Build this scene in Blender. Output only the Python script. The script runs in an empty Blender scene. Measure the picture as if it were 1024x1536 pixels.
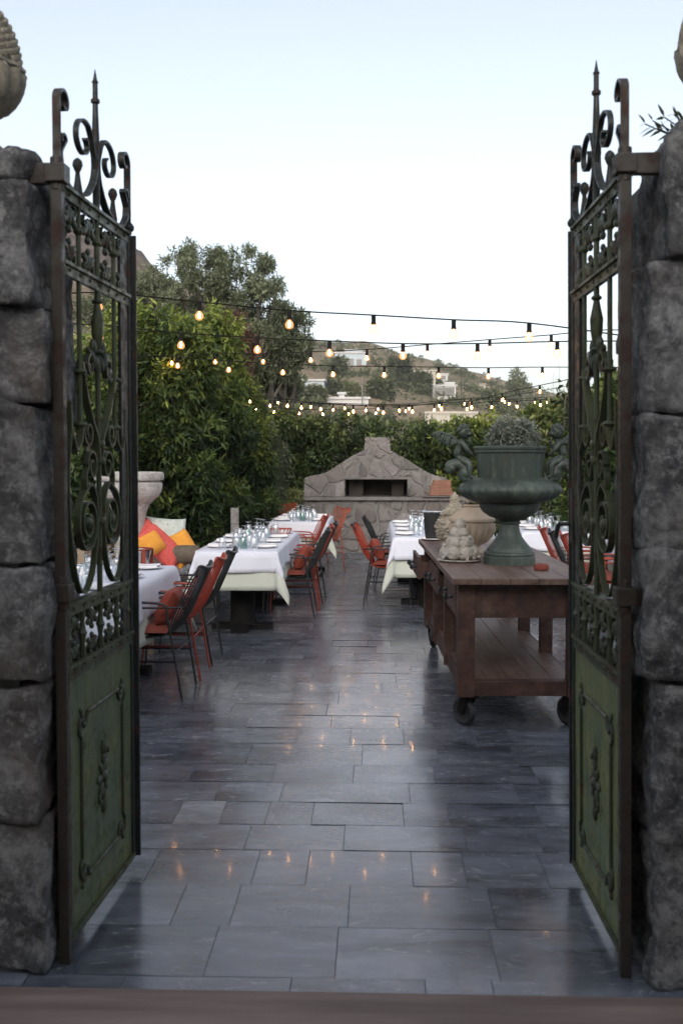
import bpy, bmesh, math, random
import numpy as np
from mathutils import Vector, Matrix, noise
random.seed(7); RNG = np.random.default_rng(11)
S = bpy.context.scene
COL = S.collection
R = math.radians
# ------------------------------------------------------------------ camera
EYE = Vector((0, 0, 1.57)); F = 1600.0
YAW = math.atan(51/1600); PITCH = math.atan(80/1600)
cam_d = bpy.data.cameras.new('camera'); cam = bpy.data.objects.new('camera', cam_d); COL.objects.link(cam)
cam.location = EYE; cam.rotation_euler = (math.pi/2 - PITCH, 0, YAW)
cam_d.sensor_fit = 'VERTICAL'; cam_d.sensor_height = 36; cam_d.lens = F/1536*36
cam_d.clip_start = .05; cam_d.clip_end = 6000
cam_d.dof.use_dof = True; cam_d.dof.focus_distance = 8.5; cam_d.dof.aperture_fstop = 4.5
S.camera = cam
CR = cam.rotation_euler.to_matrix()
def ray(px, py): return CR @ Vector(((px-512)/F, (768-py)/F, -1))
def A(px, py, Y):
    d = ray(px, py); return EYE + d*(Y/d.y)
def G(px, py, z=0):
    d = ray(px, py); return EYE + d*((z-EYE.z)/d.z)
def pxm(Y): return F/Y
# ------------------------------------------------------------------ mesh builder
class MB:
    def __init__(s): s.v = []; s.f = []; s.tone = None
    def add(s, vs, fs):
        o = len(s.v); s.v.extend([tuple(v) for v in vs]); s.f.extend([tuple(i+o for i in f) for f in fs])
    def box(s, c, d, M=None, taper=1.0):
        x, y, z = d[0]/2, d[1]/2, d[2]/2
        vs = [Vector((a*x*(taper if k < 0 else 1), b*y*(taper if k < 0 else 1), k*z)) for k in (-1, 1) for a, b in ((-1,-1),(1,-1),(1,1),(-1,1))]
        if M is not None: vs = [M @ v for v in vs]
        vs = [v + Vector(c) for v in vs]
        s.add(vs, [(3,2,1,0),(4,5,6,7),(0,1,5,4),(1,2,6,5),(2,3,7,6),(3,0,4,7)])
        return s
    def bar(s, p, q, w, d=None, up=(0,0,1)):
        p, q = Vector(p), Vector(q); a = (q-p); L = a.length; a.normalize()
        u = Vector(up)
        if abs(a.dot(u)) > .98: u = Vector((0,1,0))
        sd = a.cross(u).normalized(); u = sd.cross(a)
        M = Matrix((sd, u, a)).transposed()
        return s.box((p+q)/2, (w, d or w, L), M)
    def tube(s, path, r, n=8, closed=False, cap=True):
        P = [Vector(p) for p in path]; N = len(P)
        rs = r if isinstance(r, (list, tuple)) else [r]*N
        base = len(s.v); prev = None
        for i in range(N):
            a = P[(i+1) % N] if (closed or i < N-1) else P[i]
            b = P[i-1] if (closed or i > 0) else P[i]
            t = (a-b)
            t = t.normalized() if t.length > 1e-9 else Vector((0,0,1))
            if prev is None:
                u = Vector((0,0,1)) if abs(t.z) < .9 else Vector((1,0,0))
                prev = (u - t*u.dot(t)).normalized()
            else:
                prev = prev - t*prev.dot(t)
                prev = prev.normalized() if prev.length > 1e-6 else t.orthogonal().normalized()
            w = t.cross(prev)
            for k in range(n):
                an = 2*math.pi*k/n
                s.v.append(tuple(P[i] + (prev*math.cos(an) + w*math.sin(an))*rs[i]))
        for i in range(N if closed else N-1):
            j = (i+1) % N
            for k in range(n):
                m = (k+1) % n
                s.f.append((base+i*n+k, base+i*n+m, base+j*n+m, base+j*n+k))
        if cap and not closed:
            s.f.append(tuple(base+k for k in reversed(range(n)))); s.f.append(tuple(base+(N-1)*n+k for k in range(n)))
        return s
    def lathe(s, prof, n=24, c=(0,0,0), mod=None, axis=None):
        base = len(s.v); N = len(prof); c = Vector(c)
        for i, (r, z) in enumerate(prof):
            for k in range(n):
                an = 2*math.pi*k/n; rr = max(r, 1e-4)*(mod(an, i, z) if mod else 1)
                p = Vector((rr*math.cos(an), rr*math.sin(an), z))
                if axis is not None: p = axis @ p
                s.v.append(tuple(p + c))
        for i in range(N-1):
            for k in range(n):
                m = (k+1) % n
                s.f.append((base+i*n+k, base+i*n+m, base+(i+1)*n+m, base+(i+1)*n+k))
        s.f.append(tuple(base+k for k in reversed(range(n)))); s.f.append(tuple(base+(N-1)*n+k for k in range(n)))
        return s
    def ball(s, c, r, n=12, m=8, sc=(1,1,1), rot=None):
        prof = [(math.sin(math.pi*i/m), -math.cos(math.pi*i/m)) for i in range(m+1)]
        M = Matrix.Diagonal(Vector(sc)*r)
        if rot is not None: M = rot @ M
        return s.lathe(prof, n, c, axis=M)
    def prism(s, poly, d0, d1, fn):
        """extrude the 2D outline poly along the third axis from d0 to d1; fn(a, b, d) gives the point"""
        n = len(poly)
        vs = [fn(a, b, d0) for a, b in poly] + [fn(a, b, d1) for a, b in poly]
        fs = [tuple(range(n)), tuple(reversed(range(n, 2*n)))] + [(i, n+i, n+(i+1) % n, (i+1) % n) for i in range(n)]
        s.add(vs, fs); return s
    def ribbon(s, path, th, dep, fn=None):
        """flat bar bent in the (u, z) plane; thickness in the plane, depth across it"""
        fn = fn or (lambda u, z, d: (u, d, z))
        P = [Vector((p[0], p[1])) for p in path]; N = len(P); base = len(s.v)
        ths = th if isinstance(th, (list, tuple)) else [th]*N
        for i in range(N):
            t = P[min(i+1, N-1)] - P[max(i-1, 0)]
            t = t.normalized() if t.length > 1e-9 else Vector((1,0))
            nn = Vector((-t.y, t.x))*ths[i]/2
            a, b = P[i]+nn, P[i]-nn
            for q, d in ((a,-dep/2),(a,dep/2),(b,dep/2),(b,-dep/2)): s.v.append(tuple(fn(q.x, q.y, d)))
        for i in range(N-1):
            for k in range(4):
                m = (k+1) % 4
                s.f.append((base+i*4+k, base+i*4+m, base+(i+1)*4+m, base+(i+1)*4+k))
        s.f.append((base+3, base+2, base+1, base)); s.f.append(tuple(base+(N-1)*4+k for k in range(4)))
        return s
    def grid(s, nu, nv, fn):
        base = len(s.v)
        for i in range(nu+1):
            for j in range(nv+1): s.v.append(tuple(fn(i/nu, j/nv)))
        for i in range(nu):
            for j in range(nv):
                a = base+i*(nv+1)+j; s.f.append((a, a+nv+1, a+nv+2, a+1))
        return s
    def build(s, name, m, parent=None, loc=None, smooth=None, bevel=0, solid=0, fix=True, rot=None):
        me = bpy.data.meshes.new(name); me.from_pydata(s.v, [], s.f)
        if fix:
            bm = bmesh.new(); bm.from_mesh(me)
            bmesh.ops.recalc_face_normals(bm, faces=bm.faces)
            if bevel: bmesh.ops.bevel(bm, geom=[e for e in bm.edges if e.is_manifold and e.calc_face_angle(0) > .6], offset=bevel, segments=2, affect='EDGES', profile=.6)
            bm.to_mesh(me); bm.free()
        me.materials.append(m)
        if smooth is not None:
            me.polygons.foreach_set('use_smooth', [True]*len(me.polygons))
            if smooth < 180: me.set_sharp_from_angle(angle=R(smooth))
        o = bpy.data.objects.new(name, me); COL.objects.link(o)
        if parent: o.parent = parent
        if loc is not None: o.location = loc
        if rot is not None: o.rotation_euler = rot
        if solid:
            md = o.modifiers.new('thickness', 'SOLIDIFY'); md.thickness = solid; md.offset = 0
        return o
def tag(o, label=None, cat=None, group=None, kind=None):
    if label: o['label'] = label
    if cat: o['category'] = cat
    if group: o['group'] = group
    if kind: o['kind'] = kind
    return o
def thing(name, label, cat, loc=(0,0,0), rz=0, group=None):
    o = bpy.data.objects.new(name, None); COL.objects.link(o); o.empty_display_size = .1
    o.location = loc; o.rotation_euler = (0, 0, rz)
    return tag(o, label, cat, group)
def dup(root, loc, rz=0, label=None, group=None, scale=None):
    r = root.copy(); COL.objects.link(r); r.location = loc; r.rotation_euler = (0, 0, rz)
    if scale: r.scale = scale
    if label: r['label'] = label
    if group: r['group'] = group
    for ch in list(root.children):
        c = ch.copy(); COL.objects.link(c); c.parent = r
        for g in list(ch.children):
            d = g.copy(); COL.objects.link(d); d.parent = c
    return r
def smoothpath(pts, k=6, closed=False):
    P = [Vector(p) for p in pts]; out = []; N = len(P)
    for i in range(N if closed else N-1):
        if closed: p0, p1, p2, p3 = P[i-1], P[i], P[(i+1) % N], P[(i+2) % N]
        else: p0, p1, p2, p3 = P[max(i-1,0)], P[i], P[i+1], P[min(i+2,N-1)]
        for j in range(k):
            t = j/k
            out.append(.5*((2*p1)+(p2-p0)*t+(2*p0-5*p1+4*p2-p3)*t*t+(3*p1-p0-3*p2+p3)*t**3))
    if not closed: out.append(P[-1])
    return out
# ------------------------------------------------------------------ materials
def lin(c): return tuple(x for x in c)
def new_mat(name):
    m = bpy.data.materials.new(name); m.use_nodes = True; nt = m.node_tree
    b = nt.nodes['Principled BSDF']; return m, nt, b
def nd(nt, t, **kw):
    n = nt.nodes.new(t)
    for k, v in kw.items():
        if k.startswith('i_'): n.inputs[k[2:].replace('_', ' ')].default_value = v
        else: setattr(n, k, v)
    return n
def ramp(nt, fac, stops, interp='LINEAR'):
    r = nt.nodes.new('ShaderNodeValToRGB'); r.color_ramp.interpolation = interp
    els = r.color_ramp.elements
    while len(els) > 1: els.remove(els[-1])
    for i, (p, c) in enumerate(stops):
        e = els[0] if i == 0 else els.new(p)
        e.position = p; e.color = (*c, 1) if len(c) == 3 else c
    nt.links.new(fac, r.inputs[0]); return r
def g3(v): return (v, v, v)
def coords(nt, scale=(1,1,1), world=False):
    mp = nd(nt, 'ShaderNodeMapping'); mp.inputs['Scale'].default_value = scale
    if world:
        ge = nd(nt, 'ShaderNodeNewGeometry'); nt.links.new(ge.outputs['Position'], mp.inputs[0])
    else:
        tc = nd(nt, 'ShaderNodeTexCoord'); nt.links.new(tc.outputs['Object'], mp.inputs[0])
    return mp.outputs[0]
def noise_n(nt, co, scale, detail=6, rough=.6, dist=0):
    n = nd(nt, 'ShaderNodeTexNoise'); n.inputs['Scale'].default_value = scale; n.inputs['Detail'].default_value = detail
    n.inputs['Roughness'].default_value = rough; n.inputs['Distortion'].default_value = dist
    nt.links.new(co, n.inputs['Vector']); return n.outputs['Fac']
def mixc(nt, fac, a, b, mode='MIX'):
    m = nd(nt, 'ShaderNodeMix', data_type='RGBA', blend_type=mode)
    for sock, v in ((m.inputs[0], fac), (m.inputs[6], a), (m.inputs[7], b)):
        if hasattr(v, 'is_linked') or hasattr(v, 'links'): nt.links.new(v, sock)
        elif isinstance(v, (int, float)): sock.default_value = v
        else: sock.default_value = (*v, 1)
    return m.outputs[2]
def bump(nt, b, h, strength=.3, dist=.02, prev=None):
    n = nd(nt, 'ShaderNodeBump'); n.inputs['Strength'].default_value = strength; n.inputs['Distance'].default_value = dist
    nt.links.new(h, n.inputs['Height'])
    if prev is not None: nt.links.new(prev, n.inputs['Normal'])
    nt.links.new(n.outputs[0], b.inputs['Normal']); return n.outputs[0]
def mat(name, stops, scale=6, rough=.6, metal=0, bs=0, bscale=30, bdist=.01, stretch=(1,1,1), detail=6, rvar=0, world=False, spec=.5):
    m, nt, b = new_mat(name); co = coords(nt, stretch, world)
    f = noise_n(nt, co, scale, detail)
    if len(stops) == 1: stops = [(0, stops[0]), (1, stops[0])]
    rp = ramp(nt, f, stops); nt.links.new(rp.outputs[0], b.inputs['Base Color'])
    b.inputs['Roughness'].default_value = rough; b.inputs['Metallic'].default_value = metal
    b.inputs['Specular IOR Level'].default_value = spec
    if name == 'verdigris':
        d1 = noise_n(nt, coords(nt, (1, 1, .16)), 20, 8, .72); rc_ = mixc(nt, ramp(nt, d1, [(.54, g3(0)), (.70, g3(.6))]).outputs[0], rp.outputs[0], (.15,.185,.155)); d2 = noise_n(nt, co, 13, 8, .75)
        rc_ = mixc(nt, ramp(nt, d2, [(.55, g3(0)), (.66, g3(.6))]).outputs[0], rc_, (.045,.036,.026)); nt.links.new(rc_, b.inputs['Base Color'])
    if rvar:
        f2 = noise_n(nt, co, scale*2.3, 4); r2 = ramp(nt, f2, [(.3, g3(rough-rvar)), (.7, g3(rough+rvar))]); nt.links.new(r2.outputs[0], b.inputs['Roughness'])
    if bs: bump(nt, b, noise_n(nt, co, bscale, 8, .65), bs, bdist)
    return m
def m_stone(name, dark, mid, light, warm, sc=1.0, world=True):
    m, nt, b = new_mat(name); co = coords(nt, (1,1,1), world)
    n1 = noise_n(nt, co, 5*sc, 12, .78, .5); n2 = noise_n(nt, co, 26*sc, 10, .8); n3 = noise_n(nt, co, 1.7*sc, 4)
    c = ramp(nt, n1, [(.36, dark), (.5, mid), (.63, light)]).outputs[0]
    sp = ramp(nt, n2, [(.52, g3(0)), (.60, g3(.85))]).outputs[0]
    c = mixc(nt, sp, c, light)
    dk = ramp(nt, n2, [(.37, g3(.85)), (.45, g3(0))]).outputs[0]
    c = mixc(nt, dk, c, dark)
    wm = ramp(nt, n3, [(.55, g3(0)), (.72, g3(.55))]).outputs[0]
    c = mixc(nt, wm, c, warm)
    nt.links.new(c, b.inputs['Base Color']); b.inputs['Roughness'].default_value = .88; b.inputs['Specular IOR Level'].default_value = .25
    p = bump(nt, b, n1, .9, .04); bump(nt, b, n2, .9, .012, p)
    return m
def m_leaf(name, stops, rough=.45, trans=.3, spec=.35):
    m, nt, b = new_mat(name)
    at = nd(nt, 'ShaderNodeAttribute', attribute_name='tone')
    rp = ramp(nt, at.outputs['Fac'], stops); nt.links.new(rp.outputs[0], b.inputs['Base Color'])
    b.inputs['Roughness'].default_value = rough; b.inputs['Specular IOR Level'].default_value = spec
    tr = nd(nt, 'ShaderNodeBsdfTranslucent')
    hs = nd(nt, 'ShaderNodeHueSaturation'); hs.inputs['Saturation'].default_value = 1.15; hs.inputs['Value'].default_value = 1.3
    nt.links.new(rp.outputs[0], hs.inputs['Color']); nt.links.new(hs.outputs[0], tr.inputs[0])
    mx = nd(nt, 'ShaderNodeMixShader'); mx.inputs[0].default_value = trans
    nt.links.new(b.outputs[0], mx.inputs[1]); nt.links.new(tr.outputs[0], mx.inputs[2])
    nt.links.new(mx.outputs[0], nt.nodes['Material Output'].inputs[0]); return m
M = {}
M['wallstone'] = m_stone('wallstone', (.055,.055,.060), (.165,.162,.164), (.42,.412,.405), (.225,.175,.135))
M['mortar'] = mat('mortar', [(.3,(.08,.078,.078)),(.7,(.17,.165,.16))], 12, .95, bs=.5, world=True)
def m_paint_iron(name, paintA, paintB, rust=(.095,.038,.022), th=.56, streak=0):
    m, nt, b = new_mat(name); co = coords(nt)
    n1 = noise_n(nt, co, 5, 8, .65); n2 = noise_n(nt, co, 14, 8, .7, .4); n3 = noise_n(nt, co, 60, 6)
    c = ramp(nt, n1, [(.3, paintA), (.7, paintB)]).outputs[0]
    if streak:
        s1 = noise_n(nt, coords(nt, (1, 1, .10)), 26, 8, .7); c = mixc(nt, ramp(nt, s1, [(.5, g3(0)), (.68, g3(streak))]).outputs[0], c, (.040,.034,.018))
        s2 = noise_n(nt, coords(nt, (1, 1, .35)), 9, 8, .75, .6); c = mixc(nt, ramp(nt, s2, [(.56, g3(0)), (.64, g3(streak*.8))]).outputs[0], c, (.045,.085,.065))
    rf = ramp(nt, n2, [(th, g3(0)), (th+.07, g3(1))]).outputs[0]
    rc = ramp(nt, n3, [(.3, (rust[0]*.5, rust[1]*.5, rust[2]*.5)), (.7, rust)]).outputs[0]
    c = mixc(nt, rf, c, rc); nt.links.new(c, b.inputs['Base Color'])
    ro = ramp(nt, n2, [(th-.1, g3(.42)), (th+.05, g3(.85))]).outputs[0]; nt.links.new(ro, b.inputs['Roughness'])
    p = bump(nt, b, n2, .35, .004); bump(nt, b, n3, .25, .002, p); return m
M['iron_green'] = m_paint_iron('iron_green', (.030,.040,.022), (.076,.088,.036), (.07,.04,.024))
M['iron_crest'] = m_paint_iron('iron_crest', (.010,.013,.012), (.022,.026,.022))
M['iron_rust'] = m_paint_iron('iron_rust', (.026,.020,.016), (.042,.034,.026), (.060,.030,.022), .53)
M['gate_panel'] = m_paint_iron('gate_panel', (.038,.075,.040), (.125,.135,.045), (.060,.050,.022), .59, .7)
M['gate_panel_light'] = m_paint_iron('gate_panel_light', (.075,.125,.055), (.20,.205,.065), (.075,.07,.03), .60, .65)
M['gate_relief'] = m_paint_iron('gate_relief', (.024,.032,.017), (.05,.06,.03))
M['pale_stone'] = m_stone('pale_stone', (.30,.265,.20), (.52,.47,.375), (.64,.58,.48), (.46,.37,.26), 2.2, False)
M['plaster_stone'] = m_stone('plaster_stone', (.42,.39,.34), (.60,.565,.50), (.70,.67,.61), (.5,.42,.32), 3, False)
M['tan_clay'] = mat('tan_clay', [(.3,(.40,.31,.22)),(.7,(.56,.46,.35))], 8, .75, bs=.2, bscale=40, bdist=.004)
M['marble_white'] = m_stone('marble_white', (.30,.28,.27), (.56,.53,.51), (.68,.66,.64), (.42,.36,.31), 1.6, False)
M['verdigris'] = mat('verdigris', [(.25,(.014,.021,.018)),(.45,(.034,.047,.040)),(.58,(.052,.072,.060)),(.75,(.105,.13,.108))], 4.2, .55, bs=.25, bscale=45, bdist=.004, stretch=(1,1,.45), detail=9)
M['verdigris'].node_tree.nodes['Principled BSDF'].inputs['Roughness'].default_value = .55
M['steel'] = mat('steel', [(.4,(.35,.36,.37)),(.6,(.6,.61,.62))], 30, .25, 1.0)
M['matte_black'] = mat('matte_black', [(.3,(.008,.008,.008)),(.7,(.014,.013,.012))], 20, .85, spec=.15)
M['black_metal'] = mat('black_metal', [(.3,(.012,.012,.014)),(.7,(.022,.022,.026))], 20, .38)
M['black_cord'] = mat('black_cord', [(.3,(.010,.012,.012)),(.7,(.02,.022,.022))], 60, .4)
M['red_metal'] = mat('red_metal', [(.3,(.25,.035,.018)),(.7,(.33,.050,.022))], 20, .4)
M['red_cord'] = mat('red_cord', [(.3,(.27,.030,.014)),(.7,(.38,.048,.02))], 50, .45)
M['dark_cord'] = mat('dark_cord', [(.3,(.014,.018,.016)),(.7,(.028,.032,.028))], 60, .5)
M['orange_cord'] = mat('orange_cord', [(.3,(.22,.055,.028)),(.7,(.30,.08,.04))], 50, .5)
M['red_seat'] = mat('red_seat', [(.3,(.19,.040,.024)),(.7,(.25,.055,.032))], 9, .6, bs=.15, bscale=200, bdist=.002)
M['white_cloth'] = mat('white_cloth', [(.3,(.64,.66,.74)),(.7,(.70,.72,.80))], 3, .85, bs=.25, bscale=9, bdist=.012)
M['cream_cloth'] = mat('cream_cloth', [(.3,(.50,.53,.46)),(.7,(.57,.60,.53))], 3, .85, bs=.25, bscale=8, bdist=.012)
M['china'] = mat('china', [(.3,(.78,.78,.78)),(.7,(.84,.84,.83))], 3, .2)
M['napkin'] = mat('napkin', [(.3,(.74,.73,.76)),(.7,(.82,.81,.83))], 8, .85, bs=.3, bscale=20, bdist=.006)
M['dark_base'] = mat('dark_base', [(.3,(.010,.010,.011)),(.7,(.02,.02,.02))], 10, .5)
M['wood_plain'] = mat('wood_plain', [(.3,(.20,.14,.09)),(.7,(.33,.25,.17))], 5, .65, bs=.2, bscale=30, stretch=(1,.12,1))
def m_glass(name, tint=(1,1,1), rough=.02):
    m, nt, b = new_mat(name)
    b.inputs['Base Color'].default_value = (*tint, 1); b.inputs['Roughness'].default_value = rough
    gl = nd(nt, 'ShaderNodeBsdfGlossy'); gl.inputs['Roughness'].default_value = .28; gl.inputs[0].default_value = (.97,.98,1,1)
    tr = nd(nt, 'ShaderNodeBsdfTransparent'); tr.inputs[0].default_value = (*tint, 1)
    lw = nd(nt, 'ShaderNodeLayerWeight'); lw.inputs['Blend'].default_value = .45
    rp = ramp(nt, lw.outputs['Facing'], [(0, g3(.20)), (.5, g3(.42)), (1, g3(.95))])
    mx = nd(nt, 'ShaderNodeMixShader'); nt.links.new(rp.outputs[0], mx.inputs[0])
    nt.links.new(tr.outputs[0], mx.inputs[1]); nt.links.new(gl.outputs[0], mx.inputs[2])
    nt.links.new(mx.outputs[0], nt.nodes['Material Output'].inputs[0]); return m
M['glass'] = m_glass('glass', (.90,.93,.95)); M['teal_glass'] = m_glass('teal_glass', (.18,.55,.48))
def m_wood_trolley():
    m, nt, b = new_mat('trolley_wood'); co = coords(nt, (1,.10,1)); co2 = coords(nt)
    n1 = noise_n(nt, co, 18, 8, .6); n2 = noise_n(nt, co2, 4.5, 8, .7); n3 = noise_n(nt, co2, 30, 6)
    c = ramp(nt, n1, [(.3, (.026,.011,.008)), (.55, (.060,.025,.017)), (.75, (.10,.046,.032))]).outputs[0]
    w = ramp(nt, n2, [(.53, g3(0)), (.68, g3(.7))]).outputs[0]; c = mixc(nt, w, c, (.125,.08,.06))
    nt.links.new(c, b.inputs['Base Color']); b.inputs['Roughness'].default_value = .55
    p = bump(nt, b, n1, .4, .006); bump(nt, b, n3, .2, .003, p); return m
M['trolley_wood'] = m_wood_trolley()
def m_wood_top():
    m, nt, b = new_mat('trolley_top_wood'); co = coords(nt, (1,.08,1)); co2 = coords(nt)
    n1 = noise_n(nt, co, 22, 8, .6); n2 = noise_n(nt, co2, 6, 8, .7)
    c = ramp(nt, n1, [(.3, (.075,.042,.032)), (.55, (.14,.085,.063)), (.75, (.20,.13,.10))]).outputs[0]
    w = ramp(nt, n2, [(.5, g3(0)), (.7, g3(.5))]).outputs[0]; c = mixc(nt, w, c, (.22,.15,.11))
    nt.links.new(c, b.inputs['Base Color']); b.inputs['Roughness'].default_value = .5
    bump(nt, b, n1, .3, .004); return m
M['trolley_top_wood'] = m_wood_top()
def m_floor():
    m, nt, b = new_mat('floor_tile'); co = coords(nt, (1,1,1), True)
    at = nd(nt, 'ShaderNodeAttribute', attribute_name='tone')
    # shift the veining from tile to tile
    cb = nd(nt, 'ShaderNodeVectorMath', operation='SCALE'); cb.inputs[0].default_value = (37, 53, 11); nt.links.new(at.outputs['Fac'], cb.inputs['Scale'])
    ad = nd(nt, 'ShaderNodeVectorMath', operation='ADD'); nt.links.new(co, ad.inputs[0]); nt.links.new(cb.outputs[0], ad.inputs[1])
    st = nd(nt, 'ShaderNodeMapping'); st.inputs['Scale'].default_value = (.7, 1.7, 1); st.inputs['Rotation'].default_value = (0, 0, .25); nt.links.new(ad.outputs[0], st.inputs[0])
    v = st.outputs[0]
    n1 = noise_n(nt, v, 2.6, 9, .62, 1.0); n2 = noise_n(nt, v, 7, 10, .7, 1.6); n3 = noise_n(nt, co, 45, 6)
    basec = ramp(nt, at.outputs['Fac'], [(0, (.078,.085,.104)), (.5, (.106,.115,.138)), (.9, (.136,.147,.172)), (1, (.20,.215,.24))]).outputs[0]
    tone = ramp(nt, n1, [(.30, g3(.34)), (.5, g3(1)), (.70, g3(1.75))]).outputs[0]
    c = mixc(nt, 1, basec, tone, 'MULTIPLY')
    vein = ramp(nt, n2, [(.57, g3(0)), (.70, g3(.6))]).outputs[0]; c = mixc(nt, vein, c, (.36,.38,.40)); scf = noise_n(nt, v, 1.1, 10, .75, .8); c = mixc(nt, ramp(nt, scf, [(.54, g3(0)), (.66, g3(.40))]).outputs[0], c, (.30,.32,.35)); dkv = ramp(nt, n2, [(.30, g3(.7)), (.43, g3(0))]).outputs[0]; c = mixc(nt, dkv, c, (.045,.052,.07))
    nt.links.new(c, b.inputs['Base Color'])
    big = noise_n(nt, co, 1.3, 6, .65)
    ro = ramp(nt, big, [(.3, g3(.17)), (.7, g3(.32))]).outputs[0]
    ro2 = mixc(nt, vein, ro, g3(.38)); nt.links.new(ro2, b.inputs['Roughness'])
    b.inputs['Specular IOR Level'].default_value = .6; b.inputs['Coat Weight'].default_value = .13; b.inputs['Coat Roughness'].default_value = .06
    p = bump(nt, b, n1, .12, .01); bump(nt, b, n3, .05, .003, p); return m
M['floor_tile'] = m_floor()
M['grout'] = mat('grout', [(.3,(.10,.105,.12)),(.7,(.20,.205,.22))], 9, .9, bs=.3, world=True)
M['threshold'] = mat('threshold', [(.3,(.13,.088,.072)),(.5,(.19,.138,.115)),(.7,(.27,.20,.17))], 11, .8, bs=.3, bscale=25, stretch=(.10,1,1), world=True, detail=10)
# ------------------------------------------------------------------ setting: ground, terrace floor
gmat = mat('dry_ground', [(.3,(.10,.085,.05)),(.5,(.14,.12,.07)),(.7,(.19,.16,.10))], .35, .95, bs=.4, bscale=3, world=True)
gb = MB(); gb.add([(-740,-25,-.12),(740,-25,-.12),(740,600,-.12),(-740,600,-.12)], [(0,1,2,3)])
tag(gb.build('ground', gmat), kind='structure')
gr = MB(); gr.add([(-6,1.2,-.0025),(6,1.2,-.0025),(6,22,-.0025),(-6,22,-.0025)], [(0,1,2,3)])
tag(gr.build('grout_bed', M['grout']), kind='structure')
fl = MB(); tones = []
y = 1.4; rr = random.Random(5); row = 0
while y < 21.8:
    h = rr.choice([.25, .3, .35, .4]); x = -5.8 - rr.random()*.6
    while x < 5.8:
        w = rr.choice([.2, .3, .3, .4, .4, .5, .6])
        gp = .0016
        t = min(1, max(0, rr.gauss(.45, .2)));  t = 1.0 if rr.random() < .008 else t*.85
        dz = rr.uniform(-.0006, .0006); tx, ty = rr.uniform(-.0012, .0012), rr.uniform(-.0012, .0012)
        fl.add([(x+gp, y+gp, dz-tx-ty), (x+w-gp, y+gp, dz+tx-ty), (x+w-gp, y+h-gp, dz+tx+ty), (x+gp, y+h-gp, dz-tx+ty)], [(0,1,2,3)])
        tones.extend([t]*4); x += w
    y += h
fo = fl.build('terrace_floor', M['floor_tile'], fix=False)
a_ = fo.data.attributes.new('tone', 'FLOAT', 'POINT'); a_.data.foreach_set('value', tones)
tag(fo, kind='structure')
# threshold slab in front of the gate, its far edge slightly askew
p0, p1 = G(0, 1479, .012), G(1024, 1496, .012)
dx = (p1-p0); e0 = p0 - dx*1.2; e1 = p1 + dx*1.2
tb = MB()
tb.prism([(e0.x, e0.y), (e1.x, e1.y), (e1.x, e1.y-.5), (e0.x, e0.y-.5)], -.06, .012, lambda a, b, d: (a, b, d))
tb.prism([(e0.x, e0.y-.505), (e1.x, e1.y-.505), (e1.x, e1.y-1.6), (e0.x, e0.y-1.6)], -.06, .010, lambda a, b, d: (a, b, d))
tag(tb.build('threshold_step', M['threshold'], bevel=.006), kind='structure')
# ------------------------------------------------------------------ rough stone gate walls
def stone(mb, x0, x1, y0, y1, z0, z1, seed, r=.016, cell=.026, amp=.016):
    c = Vector(((x0+x1)/2, (y0+y1)/2, (z0+z1)/2)); h = Vector(((x1-x0)/2, (y1-y0)/2, (z1-z0)/2))
    r = min(r, min(h)*.8); sd = Vector((seed*3.17, seed*1.31, seed*2.71)); idx = {}
    def put(p):
        k = (round(p.x*1e4), round(p.y*1e4), round(p.z*1e4))
        if k in idx: return idx[k]
        q = Vector([max(-(h[i]-r), min(h[i]-r, p[i])) for i in range(3)])
        n = p-q
        n = n.normalized() if n.length > 1e-7 else Vector((0,0,1))
        w = c+q+n*r
        vd = noise.voronoi(w*4.2+sd)[0]; d = noise.fractal(w*3.2+sd, .9, 2.1, 3)*amp*1.0 + (vd[0]-.35)*-.030 - max(0, .10-(vd[1]-vd[0]))*.07 + noise.fractal(w*13+sd, .7, 2.1, 4)*.011 - abs(noise.noise(w*2.1+sd))*amp*.7
        idx[k] = len(mb.v); mb.v.append(tuple(w+n*d)); return idx[k]
    for ax in range(3):
        u, v = (ax+1) % 3, (ax+2) % 3
        nu = max(2, int(2*h[u]/cell)); nv = max(2, int(2*h[v]/cell))
        for sg in (-1, 1):
            for i in range(nu):
                for j in range(nv):
                    q = []
                    for a, b in ((i,j),(i+1,j),(i+1,j+1),(i,j+1)):
                        p = Vector((0,0,0)); p[ax] = sg*h[ax]; p[u] = (2*a/nu-1)*h[u]; p[v] = (2*b/nv-1)*h[v]; q.append(put(p))
                    mb.f.append(tuple(q) if sg > 0 else tuple(reversed(q)))
def zf(y): return 1.57 + (688-y)/490
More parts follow.
